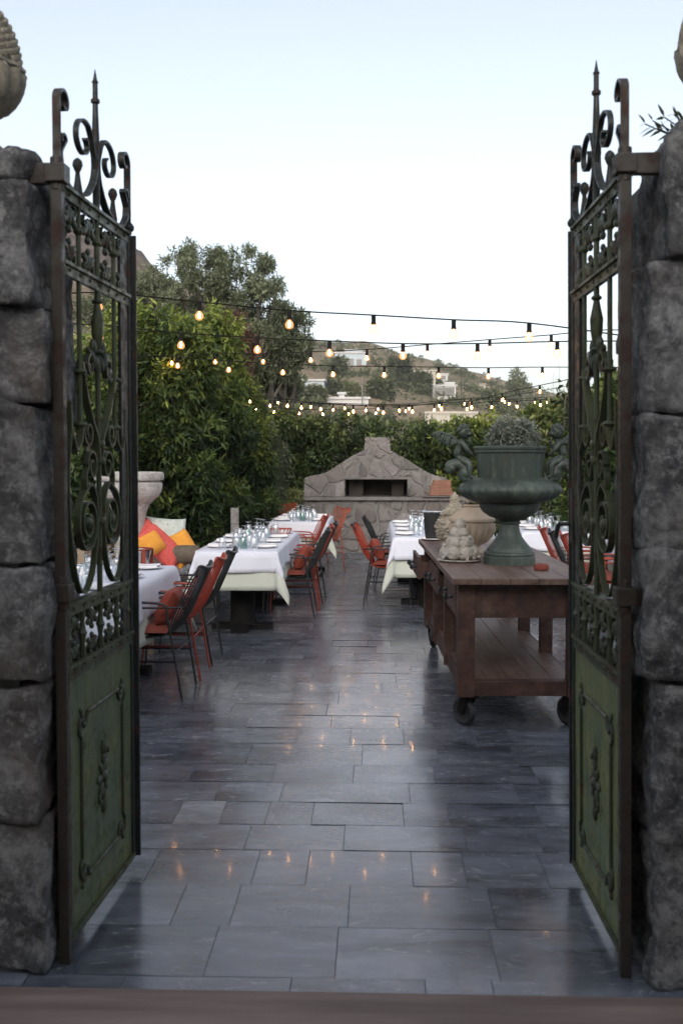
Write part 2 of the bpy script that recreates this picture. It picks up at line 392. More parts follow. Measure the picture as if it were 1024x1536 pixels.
def gate_wall(name, label, sx, xin, xj, zs, zj, yf, yb, capz, seed, offs):
    t = thing(name, label, 'stone wall')
    mb = MB(); k = seed; rr = random.Random(seed)
    def X(a, b): return (min(sx*a, sx*b), max(sx*a, sx*b))
    for i in range(len(zs)-1):
        wd = rr.uniform(.42, .6); xe = abs(A(offs[i], 688-(( zs[i]+zs[i+1])/2-1.57)*500, yf).x)+.012
        x0, x1 = X(xe, xin+wd); stone(mb, x0, x1, yf+rr.uniform(-.02,.02), yf+.36, zs[i]-.006, zs[i+1]+.006, k, r=.020); k += 1
        x = xin+wd-.004
        while x < xin+1.5:
            w2 = rr.uniform(.3, .55); x0, x1 = X(x, x+w2); stone(mb, x0, x1, yf+rr.uniform(-.02,.03), yf+.36, zs[i]-.004, zs[i+1]+.004, k, cell=.07); k += 1; x += w2-.004
    for i in range(len(zj)-1):
        x0, x1 = X(xj+rr.uniform(-.012,.02), xj+.5); stone(mb, x0, x1, yf+.33, yb+rr.uniform(-.05,.03), zj[i]-.006, zj[i+1]+.006, k, r=.018, cell=.035); k += 1
    x0, x1 = X(xin+.03, xin+.62); stone(mb, x0, x1, yf+.02, yb-.1, zs[-1]-.01, capz, k, r=.10, amp=.045)
    mb.build('stones', M['wallstone'], t, smooth=180, fix=False)
    co = MB(); x0, x1 = X(xj+.03, xin+1.45)
    co.box(((x0+x1)/2, (yf+.048+yb-.05)/2, (zs[-1]-.05)/2), (x1-x0, yb-.05-yf-.048, zs[-1]-.05)); co.build('mortar', M['mortar'], t)
    return t
gate_wall('stone_wall', 'rough grey stone pier left of the gateway, behind the gate leaf nearest the cushioned bench', -1, 1.0, 1.045,
          [0, .474, .893, 1.25, 1.733, 2.025, 2.385], [0,.33,.62,.98,1.36,1.68,2.0,2.22,2.40], 3.12, 3.78, 2.48, 3, [75,68,74,66,75,54])
gate_wall('stone_wall', 'rough grey stone pier right of the gateway, rust-stained near its top beside the wooden trolley', 1, .83, .815,
          [0, .45, .92, 1.305, 1.70, 2.14, 2.49], [0,.28,.6,.9,1.22,1.6,1.93,2.16,2.38], 3.09, 3.72, 2.53, 21, [976,974,958,955,962,992])
# ------------------------------------------------------------------ wrought iron gate leaves
def spiral(cx, cz, r0, r1, a0, a1, n=26):
    return [(cx+(r0+(r1-r0)*i/n)*math.cos(R(a0+(a1-a0)*i/n)), cz+(r0+(r1-r0)*i/n)*math.sin(R(a0+(a1-a0)*i/n))) for i in range(n+1)]
def sp2(pts, k=6): return [(p.x, p.y) for p in smoothpath([Vector((a, b, 0)) for a, b in pts], k)]
def gate(label, loc, rz, lean, latch):
    t = thing('iron_gate', label, 'gate', loc, rz); t.rotation_euler = (lean, 0, rz)
    cz = lambda z: 2.405+(z-2.42)*.84
    L = .755; IG, IR, IC = M['iron_green'], M['iron_rust'], M['iron_crest']
    # hinge post rising into the outer crest scroll
    MB().box((0,0,1.205), (.034,.034,2.41)).build('hinge_post', IR, t, bevel=.003)
    MB().box((L,0,1.225), (.045,.02,2.35)).box((L+.018,-.004,1.225), (.012,.045,2.35)).box((L-.075,0,1.66), (.085,.012,1.5)).build('latch_stile', IC, t, bevel=.002)
    MB().lathe([(.004,0),(.012,.004),(.012,.012),(.02,.02),(.022,.032),(.014,.045),(.004,.05)], 10, (L+.012,0,2.40)).build('finial', IC, t, smooth=40)
    def rail(z, h, d=.036, m=IG):
        q = MB(); q.box((L/2,0,z-h/2), (L-.035,d*.45,h)); q.box((L/2,0,z-.005), (L-.035,d,.010))
        for i in range(7):
            u = .08+i*.1
            for s in (-1,1): q.ball((u, s*d*.25, z-h*.55), .006, 8, 5)
        q.build('rail', m, t)
    rail(2.405,.038); rail(2.175,.040); rail(1.12,.042); rail(.925,.030); rail(.075,.03)
    # bars
    for u in (.19,.38,.57):
        q = MB(); c = u == .38; zt = 2.415; zb = 1.10 if c else 1.66
        r = .010 if c else .0085
        q.tube([(u,0,zb),(u,0,zt)], r, 8)
        q.ball((u,0,2.295), .017, 10, 6, (1,1,.8)); q.ball((u,0,2.295), .012, 8, 6, (1,1,1.9))
        if c:
            q.lathe([(.010,0),(.014,.01),(.020,.05),(.022,.09),(.014,.13),(.010,.15)], 10, (u,0,1.94)); q.ball((u,0,1.93), .02, 10, 6, (1,1,.6)); q.ball((u,0,2.10), .018, 10, 6, (1,1,.6))
            for zz in (1.62,1.565,1.36): q.lathe([(.018,-.012),(.022,-.006),(.022,.006),(.018,.012)], 10, (u,0,zz))
        else:
            q.ball((u,0,1.85), .017, 10, 6, (1.1,1.4,.6)); q.ball((u,0,1.68), .016, 10, 6, (1.1,1.4,.7))
        q.build('bar', IG, t, smooth=40)
    # finials above the top rail
    for u in (.19,.57):
        MB().lathe([(.014,0),(.016,.01),(.010,.05),(.007,.075),(.011,.082),(.017,.098),(.014,.112),(.005,.12)], 10, (u,0,2.405)).build('finial', IC, t, smooth=40)
    MB().lathe([(.012,0),(.012,.16),(.016,.166),(.016,.176),(.011,.18),(.013,.24),(.010,.32),(.009,.355),(.015,.36),(.015,.37),(.009,.375),(.0085,.43),(.012,.427),(.007,.435),(.001,.47)], 10, (.38,0,2.40)).build('finial', IC, t, smooth=40)
    # crest scrolls (flat bar)
    def scroll(name, path, th=.009, dep=.026, m=IC): MB().ribbon(path, th, dep).build(name, m, t, smooth=50)
    for sg, u0, nm in ((1, .0, 'a'), (-1, L, 'b')):
        fx = lambda p: [(u0+sg*a, cz(z)) for a, z in p]
        scroll('crest_scroll', fx([(0,2.42),(0,2.60)] + spiral(.048,2.715,.048,.018,180,-130)), .0095, .024, IR if sg > 0 else IC)
        scroll('crest_scroll', fx(spiral(.036,2.575,.012,.030,200,20,16)[::1] + [(.028,2.545)] + sp2([(.018,2.53),(.03,2.48),(.08,2.435),(.12,2.425)])), .008, .024)
        # inner lyre scroll
        fy = lambda p: [(.38-sg*a, cz(z)) for a, z in p]
        scroll('crest_scroll', fy(sp2([(.18,2.425),(.10,2.455),(.035,2.52),(.012,2.58),(.014,2.63)]) ), .008, .024)
        scroll('crest_scroll', fy(sp2([(.010,2.56),(.022,2.62),(.055,2.69)]) + [(.13+(a-.13)*1.15, b) for a, b in spiral(.13,2.645,.086,.018,118,-235,40)]), .008, .018)
    # upper and lower friezes: leaf sprays hanging from and standing on the rails
    def leafspray(q, u, z, s, h):
        for k in (-1,0,1):
            a = k*.6
            q.ball((u+math.sin(a)*h*.55, 0, z+s*h*.5), h*.42, 8, 6, (.35,.30,1), Matrix.Rotation(a*s, 3, 'Y'))
            q.ball((u+math.sin(a)*h*1.0, 0, z+s*h*(.95-.25*abs(k))), h*.17, 6, 5, (1,.7,1))
        q.ribbon(spiral(u+h*.42, z+s*h*.3, h*.24, h*.08, -90*s, 230*s, 12), .005, .014)
        q.ribbon([(2*u-a, b) for a, b in spiral(u+h*.42, z+s*h*.3, h*.24, h*.08, -90*s, 230*s, 12)], .005, .014)
    for u in (.10,.285,.475,.66):
        for z, sgn, hh in ((2.365,-1,.085),(2.175,1,.075),(1.08,-1,.07),(.925,1,.062)):
            q = MB(); leafspray(q, u, z, sgn, hh); q.build('frieze_ornament', M['gate_relief'], t, smooth=40)
    for u in (.05,.19,.38,.57,.70):
        MB().lathe([(.010,0),(.013,.02),(.008,.05),(.012,.075),(.017,.085),(.012,.095),(.008,.12),(.012,.15),(.009,.165)], 8, (u,0,.92)).build('baluster', IG, t, smooth=40)
    # scrollwork of the open field
    for sg in (-1,1):
        f = lambda p: [(.38+sg*a, z) for a, z in p]
        q = MB()
        big = sp2([(.30,1.75),(.295,1.66),(.315,1.58),(.325,1.45),(.30,1.30),(.24,1.17),(.165,1.135),(.085,1.19),(.045,1.29),(.035,1.38)]) 
        q.ribbon(f(big), .0085, .020)
        q.ribbon(f(sp2([(.035,1.36),(.05,1.44),(.10,1.485),(.155,1.465)]) + spiral(.13,1.36,.108,.022,70,-640,60)), .0085, .022)
        q.ball((.38+sg*.13,0,1.36), .022, 10, 6, (1,.8,1))
        q.build('scrollwork', IG, t, smooth=50)
        q = MB()
        q.ribbon(f(sp2([(.15,1.47),(.155,1.51),(.13,1.545)]) + spiral(.085,1.545,.055,.016,10,470,30)), .0075, .019)
        q.ribbon(f(sp2([(.015,1.57),(.03,1.64),(.085,1.70),(.15,1.80),(.185,1.88)])), .009, .024)
        q.ribbon(f(sp2([(.19,1.68),(.20,1.63),(.245,1.60),(.27,1.625),(.295,1.66)])), .009, .024)
        q.ribbon(f(spiral(.125,1.655,.05,.014,30,-420,26)), .008, .022)
        q.build('scrollwork', IG, t, smooth=50)
        q = MB()
        for a, zz, w, an in ((.07,1.90,.035,.5),(.11,1.87,.03,1.0),(.05,1.94,.03,.1),(.10,1.92,.022,.8),(.14,1.845,.02,1.2),(.03,1.89,.03,-.2)):
            q.ball((.38+sg*a,0,zz), w, 8, 6, (.45,.45,1), Matrix.Rotation(sg*an, 3, 'Y'))
        q.ribbon(f(spiral(.095,1.875,.045,.012,150,-230,20)), .007, .02)
        q.build('leaf_ornament', M['gate_relief'], t, smooth=50)
    # sheet panel with raised moulding and a central rosette on both faces
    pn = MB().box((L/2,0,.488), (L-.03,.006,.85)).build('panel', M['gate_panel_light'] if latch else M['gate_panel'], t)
    for s in (-1,1):
        y0 = s*.006
        q = MB()
        q.box((L/2,s*.0065,.885), (L-.05,.007,.018)); q.build('moulding', M['gate_relief'], pn)
        q = MB(); a0, a1, z0, z1 = .15, .61, .20, .74
        for p, r_ in (([(a0+.06,y0,z1),(a1-.06,y0,z1)], .0075), ([(a0+.06,y0,z0),(a1-.06,y0,z0)], .0075), ([(a0,y0,z0+.07),(a0,y0,z1-.07)], .0065), ([(a1,y0,z0+.07),(a1,y0,z1-.07)], .0065)): q.tube(p, r_, 8)
        for (ca, cz, qa, qz) in ((a0,z0,1,1),(a1,z0,-1,1),(a1,z1,-1,-1),(a0,z1,1,-1)):
            q.tube(smoothpath([(ca+qa*.06,y0,cz),(ca+qa*.045,y0,cz+qz*.035),(ca+qa*.015,y0,cz+qz*.03),(ca-qa*.01,y0,cz+qz*.01),(ca-qa*.02,y0,cz+qz*.05),(ca,y0,cz+qz*.07)], 4), .0065, 8)
            for k in range(4): q.ball((ca+qa*.01*k, y0, cz+qz*.018*(k-1)), .011, 8, 6, (1,.6,1))
        q.build('moulding', M['gate_relief'], pn, smooth=50)
        q = MB(); cu, cz = .38, .475
        q.ball((cu,y0,cz), .022, 10, 6, (1,.8,1))
        for k in range(8):
            an = k*math.pi/4; rr_ = .055 if k % 2 == 0 else .042
            q.ball((cu+math.sin(an)*rr_*.8, y0, cz+math.cos(an)*rr_*1.15), .026, 8, 6, (.6,.3,1.0), Matrix.Rotation(an, 3, 'Y'))
        for k in (-1,1):
            q.ball((cu, y0, cz+k*.10), .026, 8, 6, (.6,.4,1.1)); q.tube([(cu+ a, y0, z) for a, z in spiral(k*.03, cz+k*.07, .026, .01, 0, 300, 12)], .006, 6)
        q.build('rosette', M['gate_relief'], pn, smooth=50)
    return t
def bracket(root, z, out, m, h_=.05):
    # iron strap from the hinge post back into the stone, on the side away from the opening
    q = MB(); q.box((0,0,z), (.06,.062,.055)); q.box((-.005, out*.085, z), (.03,.13,h_)); q.tube([(0,0,z-.05),(0,0,z+.05)], .021, 10); q.box((-.005,out*.155,z),(.055,.03,h_*1.15))
    q.build('hinge_bracket', m, root, bevel=.004)
hl, ll = Vector((-.962,3.228,0)), Vector((-.925,3.98,0)); hr, lr = Vector((.759,3.197,0)), Vector((.750,3.95,0))
gl_ = gate('green iron gate leaf with scrolls, standing open beside the chairs and bench', hl, math.atan2(ll.y-hl.y, ll.x-hl.x), R(.1), False)
bracket(gl_, 2.425, 1, M['iron_rust'], .062); bracket(gl_, 1.16, 1, M['iron_rust'])
gr_ = gate('green iron gate leaf with latch handle, standing open beside the wooden trolley', hr, math.atan2(lr.y-hr.y, lr.x-hr.x), R(-.75), True)
bracket(gr_, 2.43, -1, M['iron_rust'], .062); bracket(gr_, 1.16, -1, M['iron_rust'])
q = MB(); q.box((.752,0,1.36), (.06,.03,.20)); q.tube([(.76,.02,1.33),(.76,.055,1.33)], .008, 8); q.tube(smoothpath([(.76,.055,1.33),(.765,.058,1.325),(.785,.06,1.30),(.79,.062,1.275)], 4), .008, 8)
q.build('latch_handle', M['iron_crest'], gr_, smooth=40)
# ------------------------------------------------------------------ trolley
tc = Vector((.81, 7.56, 0)); trz = R(1.45)
tr = thing('trolley_table', 'dark red-brown wooden work table on castor wheels, with drawers, carrying the urn', 'work table', tc, trz)
TW, TL = .37, 1.20
TM, TT = M['trolley_wood'], M['trolley_top_wood']
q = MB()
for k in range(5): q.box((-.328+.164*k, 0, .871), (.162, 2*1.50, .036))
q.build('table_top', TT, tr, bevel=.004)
ys = [-1.36, -.42, .46, 1.32]
for x in (-TW+.05, TW-.05):
    for yy in ys:
        q = MB(); mid = yy in ys[1:3]
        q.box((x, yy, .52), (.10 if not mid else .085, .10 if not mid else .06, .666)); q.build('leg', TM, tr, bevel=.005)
for yy in (ys[0], ys[-1]):
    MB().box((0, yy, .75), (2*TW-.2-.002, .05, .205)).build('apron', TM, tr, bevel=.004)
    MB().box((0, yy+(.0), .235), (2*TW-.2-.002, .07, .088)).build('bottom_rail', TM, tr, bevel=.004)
MB().box((TW-.05, 0, .75), (.03, 2.58, .19)).build('apron', TM, tr)
for x in (-TW+.05, TW-.05):
    for a, b in zip(ys[:-1], ys[1:]): MB().box((x, (a+b)/2, .235), (.05, b-a-.105, .085)).build('bottom_rail', TM, tr, bevel=.004)
    if x < 0:
        for a, b in zip(ys[:-1], ys[1:]): MB().box((x, (a+b)/2, .625), (.06, b-a-.105, .022)).box((x, (a+b)/2, .84), (.06, b-a-.105, .02)).build('drawer_rail', TM, tr)
q = MB()
for k in range(5): q.box((-.26+.13*k, 0, .268), (.127, 2.66, .022))
q.build('shelf', TT, tr, bevel=.003)
for i, (a, b) in enumerate(zip(ys[:-1], ys[1:])):
    out = (.02, .05, .12)[i]; yc = (a+b)/2
    q = MB(); w = (b-a-.14)*.92
    xf = -TW+.03-out
    q.box((xf, yc, .735), (.022, w, .17)); q.box((xf+.25, yc-w/2+.01, .72), (.48, .014, .12)); q.box((xf+.25, yc+w/2-.01, .72), (.48, .014, .12)); q.box((xf+.25, yc, .665), (.48, w-.03, .012))
    d = q.build('drawer', TM, tr, bevel=.003)
    for s in (-1, 1):
        h = MB(); yk = yc+s*w*.25
        h.lathe([(.004,0),(.016,.004),(.010,.012),(.009,.03),(.020,.036),(.022,.046),(.012,.056)], 12, (xf-.011, yk, .735), axis=Matrix.Rotation(-math.pi/2, 3, 'Y'))
        h.tube(smoothpath([(xf-.018,yk-.035,.74),(xf-.045,yk-.03,.725),(xf-.05,yk,.71),(xf-.045,yk+.03,.725),(xf-.018,yk+.035,.74)],3), .005, 6)
        h.build('handle', M['black_metal'], d, smooth=40)
for x in (-TW+.07, TW-.07):
    for yy in (ys[0]+.03, ys[-1]-.03):
        ca = (R(38), R(-20), R(25), R(-35))[(x > 0)*2+(yy > 0)]; RZ = Matrix.Rotation(ca, 3, 'Z'); of = Vector((x, yy, 0)); rv = lambda p: tuple(RZ @ Vector(p)+of)
        q = MB(); q.box((x, yy, .182), (.09,.10,.016), RZ); q.tube([(x,yy,.19),(x,yy,.16)], .03, 10)
        for s_ in (-1, 1): q.bar(rv((s_*.034,.0,.172)), rv((s_*.034,.035,.075)), .007, .05)
        q.tube([rv((-.042,.03,.085)), rv((.042,.03,.085))], .012, 8)
        c = q.build('castor', M['matte_black'], tr)
        MB().lathe([(.022,-.020),(.05,-.016),(.066,-.022),(.080,-.017),(.085,-.006),(.085,.006),(.080,.017),(.066,.022),(.05,.016),(.022,.020)], 28, rv((0,.03,.085)), axis=RZ @ Matrix.Rotation(math.pi/2, 3, 'Y')).build('wheel', M['dark_base'], c, smooth=35)
TOP = .889
def on_trolley(px, py): return G(px, py, TOP)
# ------------------------------------------------------------------ urn with cherub handles
U = 1/235.0
up = on_trolley(763, 840); up.y = 6.95; up.x = (763-563)/1600*6.95; up.z = TOP
urn = thing('bronze_urn', 'large green patinated urn with two winged cherubs on its rim, on the wooden trolley', 'urn', up)
q = MB()
bowl = [(38.7,0),(38.7,11),(37,13),(38.2,15),(37.5,18),(34.5,19.5),(34,22),(30,27),(24,34),(19,41),(16,48),(14.6,55),(14.4,60),(16.5,61.5),(17,63),(15,64.5),(16,66)]
q.lathe([(a*U*1.02, z*U) for a, z in bowl], 48)
q.build('pedestal', M['verdigris'], urn, smooth=35)
bowl2 = [(15,65.5),(19,68),(30,72),(40,79),(44.5,86),(45.5,92),(44,95),(43,99),(42,101)]
MB().lathe([(a*U*1.02, z*U) for a, z in bowl2], 48).build('bowl', M['verdigris'], urn, smooth=35)
bul = [(43,93.5),(53,94.5),(63,98),(71.5,103.5),(76.5,109),(77.5,114),(74,120),(66,125),(57,128.5),(51,130.5),(49,131.5)]
MB().lathe([(a*U, z*U) for a, z in bul], 168, mod=lambda an, i, z: 1+(.05 if 1 < i < 9 else 0)*(abs(math.sin(an*15+i*.25))**.6-.6)*(1 if i % 2 else .7) + (.014*math.sin(an*45+i*2) if 1 < i < 9 else 0)).build('gadrooned_band', M['verdigris'], urn, smooth=60)
cyl = [(48.6,130),(49,134),(51,160),(52,168),(54,169.5),(54.3,171),(53.2,172.5),(54.8,174.5),(55,177),(53.5,179),(50.5,179),(49.5,177),(48.5,160),(47,150),(3,149)]
MB().lathe([(a*U, z*U) for a, z in cyl], 64).build('collar', M['verdigris'], urn, smooth=35)
# skinned bodies
def skin_body(name, verts, edges, radii, m, parent, root=0, sub=2, loc=None):
    me = bpy.data.meshes.new(name); me.from_pydata(verts, edges, [])
    o = bpy.data.objects.new(name, me); COL.objects.link(o)
    sk = o.modifiers.new('skin', 'SKIN'); sk.use_smooth_shade = True; sk.branch_smoothing = .6
    for i, r in enumerate(radii):
        rx = r if isinstance(r, tuple) else (r, r); me.skin_vertices[0].data[i].radius = rx
    for i in range(len(verts)): me.skin_vertices[0].data[i].use_root = (i == root)
    ss = o.modifiers.new('sub', 'SUBSURF'); ss.levels = sub; ss.render_levels = sub
    dg = bpy.context.evaluated_depsgraph_get(); ev = o.evaluated_get(dg)
    nm = bpy.data.meshes.new_from_object(ev, depsgraph=dg)
    o.modifiers.clear(); o.data = nm; nm.materials.clear(); nm.materials.append(m)
    nm.polygons.foreach_set('use_smooth', [True]*len(nm.polygons))
    if parent: o.parent = parent
    if loc is not None: o.location = loc
    return o
def cherub(sg):
    # sits on the scrolled handle facing the rim (toward -sg*x), chin on hand, wings behind; local units px*U, x outwards
    def P(x, y, z): return (sg*x*U, y*U, z*U)
    V = [P(80,0,157), P(80,0,166), P(77,0,176), P(75,0,186), P(73,0,191.5),          # pelvis, belly, chest, shoulders, neck
         P(72,7,157), P(59,8,155), P(59,8,146), P(58,7,134), P(54,8,132),                      # near leg hip knee shin ankle toe
         P(72,-7,157), P(60,-9,153), P(62,-9,143), P(60,-8,133), P(56,-9,131),
         P(73,9,184), P(66,11,176), P(61,7,183), P(63,3,189),                              # arm raised to the chin
         P(73,-9,184), P(66,-12,174), P(60,-8,168), P(56,-6,165)]
    E = [(0,1),(1,2),(2,3),(3,4),(0,5),(5,6),(6,7),(7,8),(8,9),(0,10),(10,11),(11,12),(12,13),(13,14),(3,15),(15,16),(16,17),(17,18),(3,19),(19,20),(20,21),(21,22)]
    rr = [(9.5,10),(8.6,9.4),(8.2,9.2),(7,8),(4.2,4.2),(7.4,7.4),(5.6,5.6),(4.6,4.6),(3,3),(2.2,2.8),(7.4,7.4),(5.6,5.6),(4.6,4.6),(3,3),(2.2,2.8),(4.6,4.6),(3.8,3.8),(3,3),(2.6,2.6),(4.6,4.6),(3.8,3.8),(3,3),(2.4,2.4)]
    b = skin_body('cherub', V, E, [(x*U*1.0, y*U*1.06) for x, y in rr], M['verdigris'], urn, 0, 2)
    h = MB(); hc = Vector(P(70,0,201)); h.ball(hc, 9.6*U, 16, 12, (1,.9,1.1)); h.ball(hc+Vector(P(-7,0,-4)), 5*U, 10, 8, (1,.9,.9)); h.ball(hc+Vector(P(-10.2,0,-1)), 1.7*U, 8, 6)
    for s in (-1,1):
        h.ball(hc+Vector(P(-7.5,s*4.5,-3)), 3.2*U, 8, 6); h.ball(hc+Vector(P(-8.6,s*3.2,1.5)), 1.1*U, 8, 6); h.ball(hc+Vector(P(1,s*8.6,-1)), 2.2*U, 8, 6, (.7,.5,1.2))
    h.ball(hc+Vector(P(-9.2,0,-5.2)), 1.4*U, 8, 6, (.6,1.5,.5))
    h.build('head', M['verdigris'], b, smooth=180)
    hr_ = MB(); rg = random.Random(3)
    for k in range(60):
        d = Vector((rg.gauss(.35,.6), rg.gauss(0,.7), abs(rg.gauss(.5,.5)))).normalized()
        if d.x < -.55 and d.z < .6: continue
        hr_.ball(hc+Vector((sg*d.x, d.y*.92, d.z*1.08))*9.6*U, rg.uniform(1.8,2.8)*U, 7, 5)
    hr_.build('hair', M['verdigris'], b, smooth=180)
    for s in (-1, 1):
        w = MB(); y0 = s*4
        lead = smoothpath([Vector(P(77,y0,181)), Vector(P(83,s*6,189)), Vector(P(92,s*9,195)), Vector(P(104,s*12,199)), Vector(P(114,s*14,200))], 4)
        w.tube(lead, [2.6*U]*10+[2.2*U]*4+[1.6*U]*2+[1.0*U], 8)
        for k in range(11):
            a = lead[min(16, 3+int(k*1.25))]; L_ = (5, 8, 11, 13, 14, 14.5, 14, 12.5, 10.5, 8, 5)[k]
            e = a+Vector(P(2+k*.3, s*1.5, -L_))
            w.tube([a, a.lerp(e,.4), a.lerp(e,.8), e], [1.9*U,2.3*U,1.9*U,.7*U], 7)
        w.build('wing', M['verdigris'], b, smooth=60)
    hd = MB()
    hd.tube(smoothpath([Vector(P(52,0,128)), Vector(P(60,0,129)), Vector(P(70,0,134)), Vector(P(69,0,145)), Vector(P(78,0,152)), Vector(P(90,0,150)), Vector(P(92,0,143)), Vector(P(86,0,141))], 5), [7*U]*8+[8.5*U]*8+[8.2*U]*6+[7.5*U]*6+[6.5*U]*4+[5*U]*2+[4*U]*2, 12)
    hd.ball(Vector(P(68,0,138)), 10*U, 14, 10, (1,1.1,1)); hd.ball(Vector(P(88,0,146)), 7*U, 12, 8, (1,1.2,1))
    hd.build('scroll_handle', M['verdigris'], urn, smooth=180)
cherub(-1); cherub(1)
# ------------------------------------------------------------------ carved finials and dishes on the trolley
def place_t(px, Y): return Vector(((px-563)/1600*Y, Y, TOP))
cz = 1/218.0    # metres per photo pixel at about 7.3 m
pc = thing('pinecone_finial', 'tall pointed carved stone finial covered in leaves, behind the fruit pile', 'stone ornament', place_t(681, 8.25))
q = MB(); prof = [(14,0),(18,3),(20,6),(24,16),(30,30),(32,42),(29,52),(22,60),(20,64),(22,66),(22,70),(17,76),(13,82),(8,88),(6,92),(7.5,96),(5,104),(1.5,112)]
q.lathe([(a*.0043, z*.0038) for a, z in prof], 24); q.build('core', M['pale_stone'], pc, smooth=40)
rg = random.Random(9); q = MB()
def prof_r(z):
    for (a, za), (b, zb) in zip(prof[:-1], prof[1:]):
        if za <= z <= zb: return a+(b-a)*(z-za)/(zb-za)
    return 1
for k in range(520):
    z = rg.uniform(3, 105); an = rg.uniform(0, 6.283); r_ = prof_r(z)
    if 61 < z < 66 and rg.random() < .8: continue
    s_ = rg.uniform(2.4, 4.6)*(1 if z < 75 else .65)
    d = Vector((math.cos(an), math.sin(an), 0))
    q.ball(d*r_*.0043*rg.uniform(.97,1.10)+Vector((0,0,z*.0038)), s_*.0042, 7, 5, (1,1,rg.uniform(.35,.8)), Matrix.Rotation(an,3,'Z') @ Matrix.Rotation(rg.uniform(-1,1),3,'Y') @ Matrix.Rotation(rg.uniform(-1,1),3,'X'))
q.build('leaf_carving', M['pale_stone'], pc, smooth=60)
fc = thing('fruit_pile_finial', 'cream carved pile of round fruits stacked on a low plate, before the leafy finial', 'stone ornament', place_t(689, 7.08))
k_ = 1/226.
MB().lathe([(24*k_,0),(31*k_,.004),(33.5*k_,.012),(33*k_,.017),(26*k_,.014)], 36).build('plate', M['plaster_stone'], fc, smooth=40)
q = MB(); rg = random.Random(4)
def fruit(x, y, z, r, s=(1,1,1)): q.ball((x*k_, y*k_, z*k_), r*k_, 16, 10, s)
for k in range(7):
    an = k*2*math.pi/7+.55; fruit(19*math.cos(an), 19*math.sin(an), 13.5, 11.5, (1,1,.95))
for k in range(5):
    an = k*2*math.pi/5+.2; fruit(12.5*math.cos(an), 12.5*math.sin(an), 29, 9.5, (1,1,1.05))
for k in range(3):
    an = k*2.094+1.0; fruit(6.5*math.cos(an), 6.5*math.sin(an), 43, 9)
fruit(1,0,56,9.5,(1,1,.95)); fruit(1,0,36,12)
for k in range(70):
    an = rg.uniform(0,6.283); z = rg.choice([6,9,14,22,35,20]); r_ = {6:30,9:29,14:27,22:24,35:17,20:25}[z]
    fruit(r_*math.cos(an), r_*math.sin(an), z+rg.uniform(-3,3), rg.uniform(1.8,3.4))
q.build('fruits', M['plaster_stone'], fc, smooth=180)
fu = thing('lidded_stone_jar', 'tan fluted stone jar topped by an artichoke knob, half hidden behind the urn stem', 'stone jar', place_t(707, 7.72))
k_ = 1.13/217.7
MB().lathe([(a*k_, z*k_*.88) for a, z in [(17,0),(17,4),(12,8),(12,12),(19,17),(26,26),(29,34),(30,40),(30.5,47),(29,48),(29,50)]], 160, mod=lambda an, i, z: 1+(.10*abs(math.sin(an*11)) if 3 < i < 8 else .06 if i == 8 else 0)).build('body', M['tan_clay'], fu, smooth=50)
MB().lathe([(a*k_, z*k_*.88) for a, z in [(30.5,50),(32.5,51),(32.5,55),(30,57),(27,60),(19,67),(16,71),(12,71.5),(11,73),(13,75),(11,77)]], 40).build('lid', M['tan_clay'], fu, smooth=35)
k_ *= .9; q = MB(); q.ball((0,0,88*k_), 11*k_, 16, 12, (1.05,1.05,.95))
for ring, (n_, zz, rr_) in enumerate(((9,84,11.5),(8,90,11),(6,96,8),(4,99,4))):
    for k in range(n_):
        an = k*6.283/n_+ring*.35; q.ball((rr_*k_*math.cos(an), rr_*k_*math.sin(an), zz*k_), 5.5*k_, 8, 6, (.5,.9,1.25), Matrix.Rotation(an,3,'Z') @ Matrix.Rotation(-.35,3,'Y'))
q.build('artichoke_knob', M['pale_stone'], fu, smooth=60)
rd = place_t(811, 6.55)
q = MB().lathe([(.030,0),(.044,.004),(.047,.018),(.044,.032),(.036,.036),(.030,.03),(.004,.028)], 28)
rdish = q.build('ashtray', M['red_seat'], None, rd, smooth=35); tag(rdish, 'small round terracotta-red ashtray beside the urn foot', 'ashtray')
pb = place_t(649, 8.93)
tag(MB().lathe([(.05,0),(.09,.006),(.105,.014),(.103,.018),(.06,.010),(.004,.009)], 32).build('saucer', M['china'], None, pb, smooth=35), 'small white saucer under the dark bucket at the far trolley end', 'saucer')
bk = thing('ice_bucket', 'dark ice bucket with pale rim standing on the far end of the trolley', 'bucket', pb+Vector((.0,.02,.012)))
MB().lathe([(.062,0),(.072,.10),(.080,.22),(.076,.22),(.066,.06),(.004,.05)], 32).build('body', M['dark_base'], bk, smooth=35)
MB().lathe([(.079,.214),(.087,.216),(.088,.226),(.079,.228)], 32).build('rim', M['steel'], bk, smooth=35)
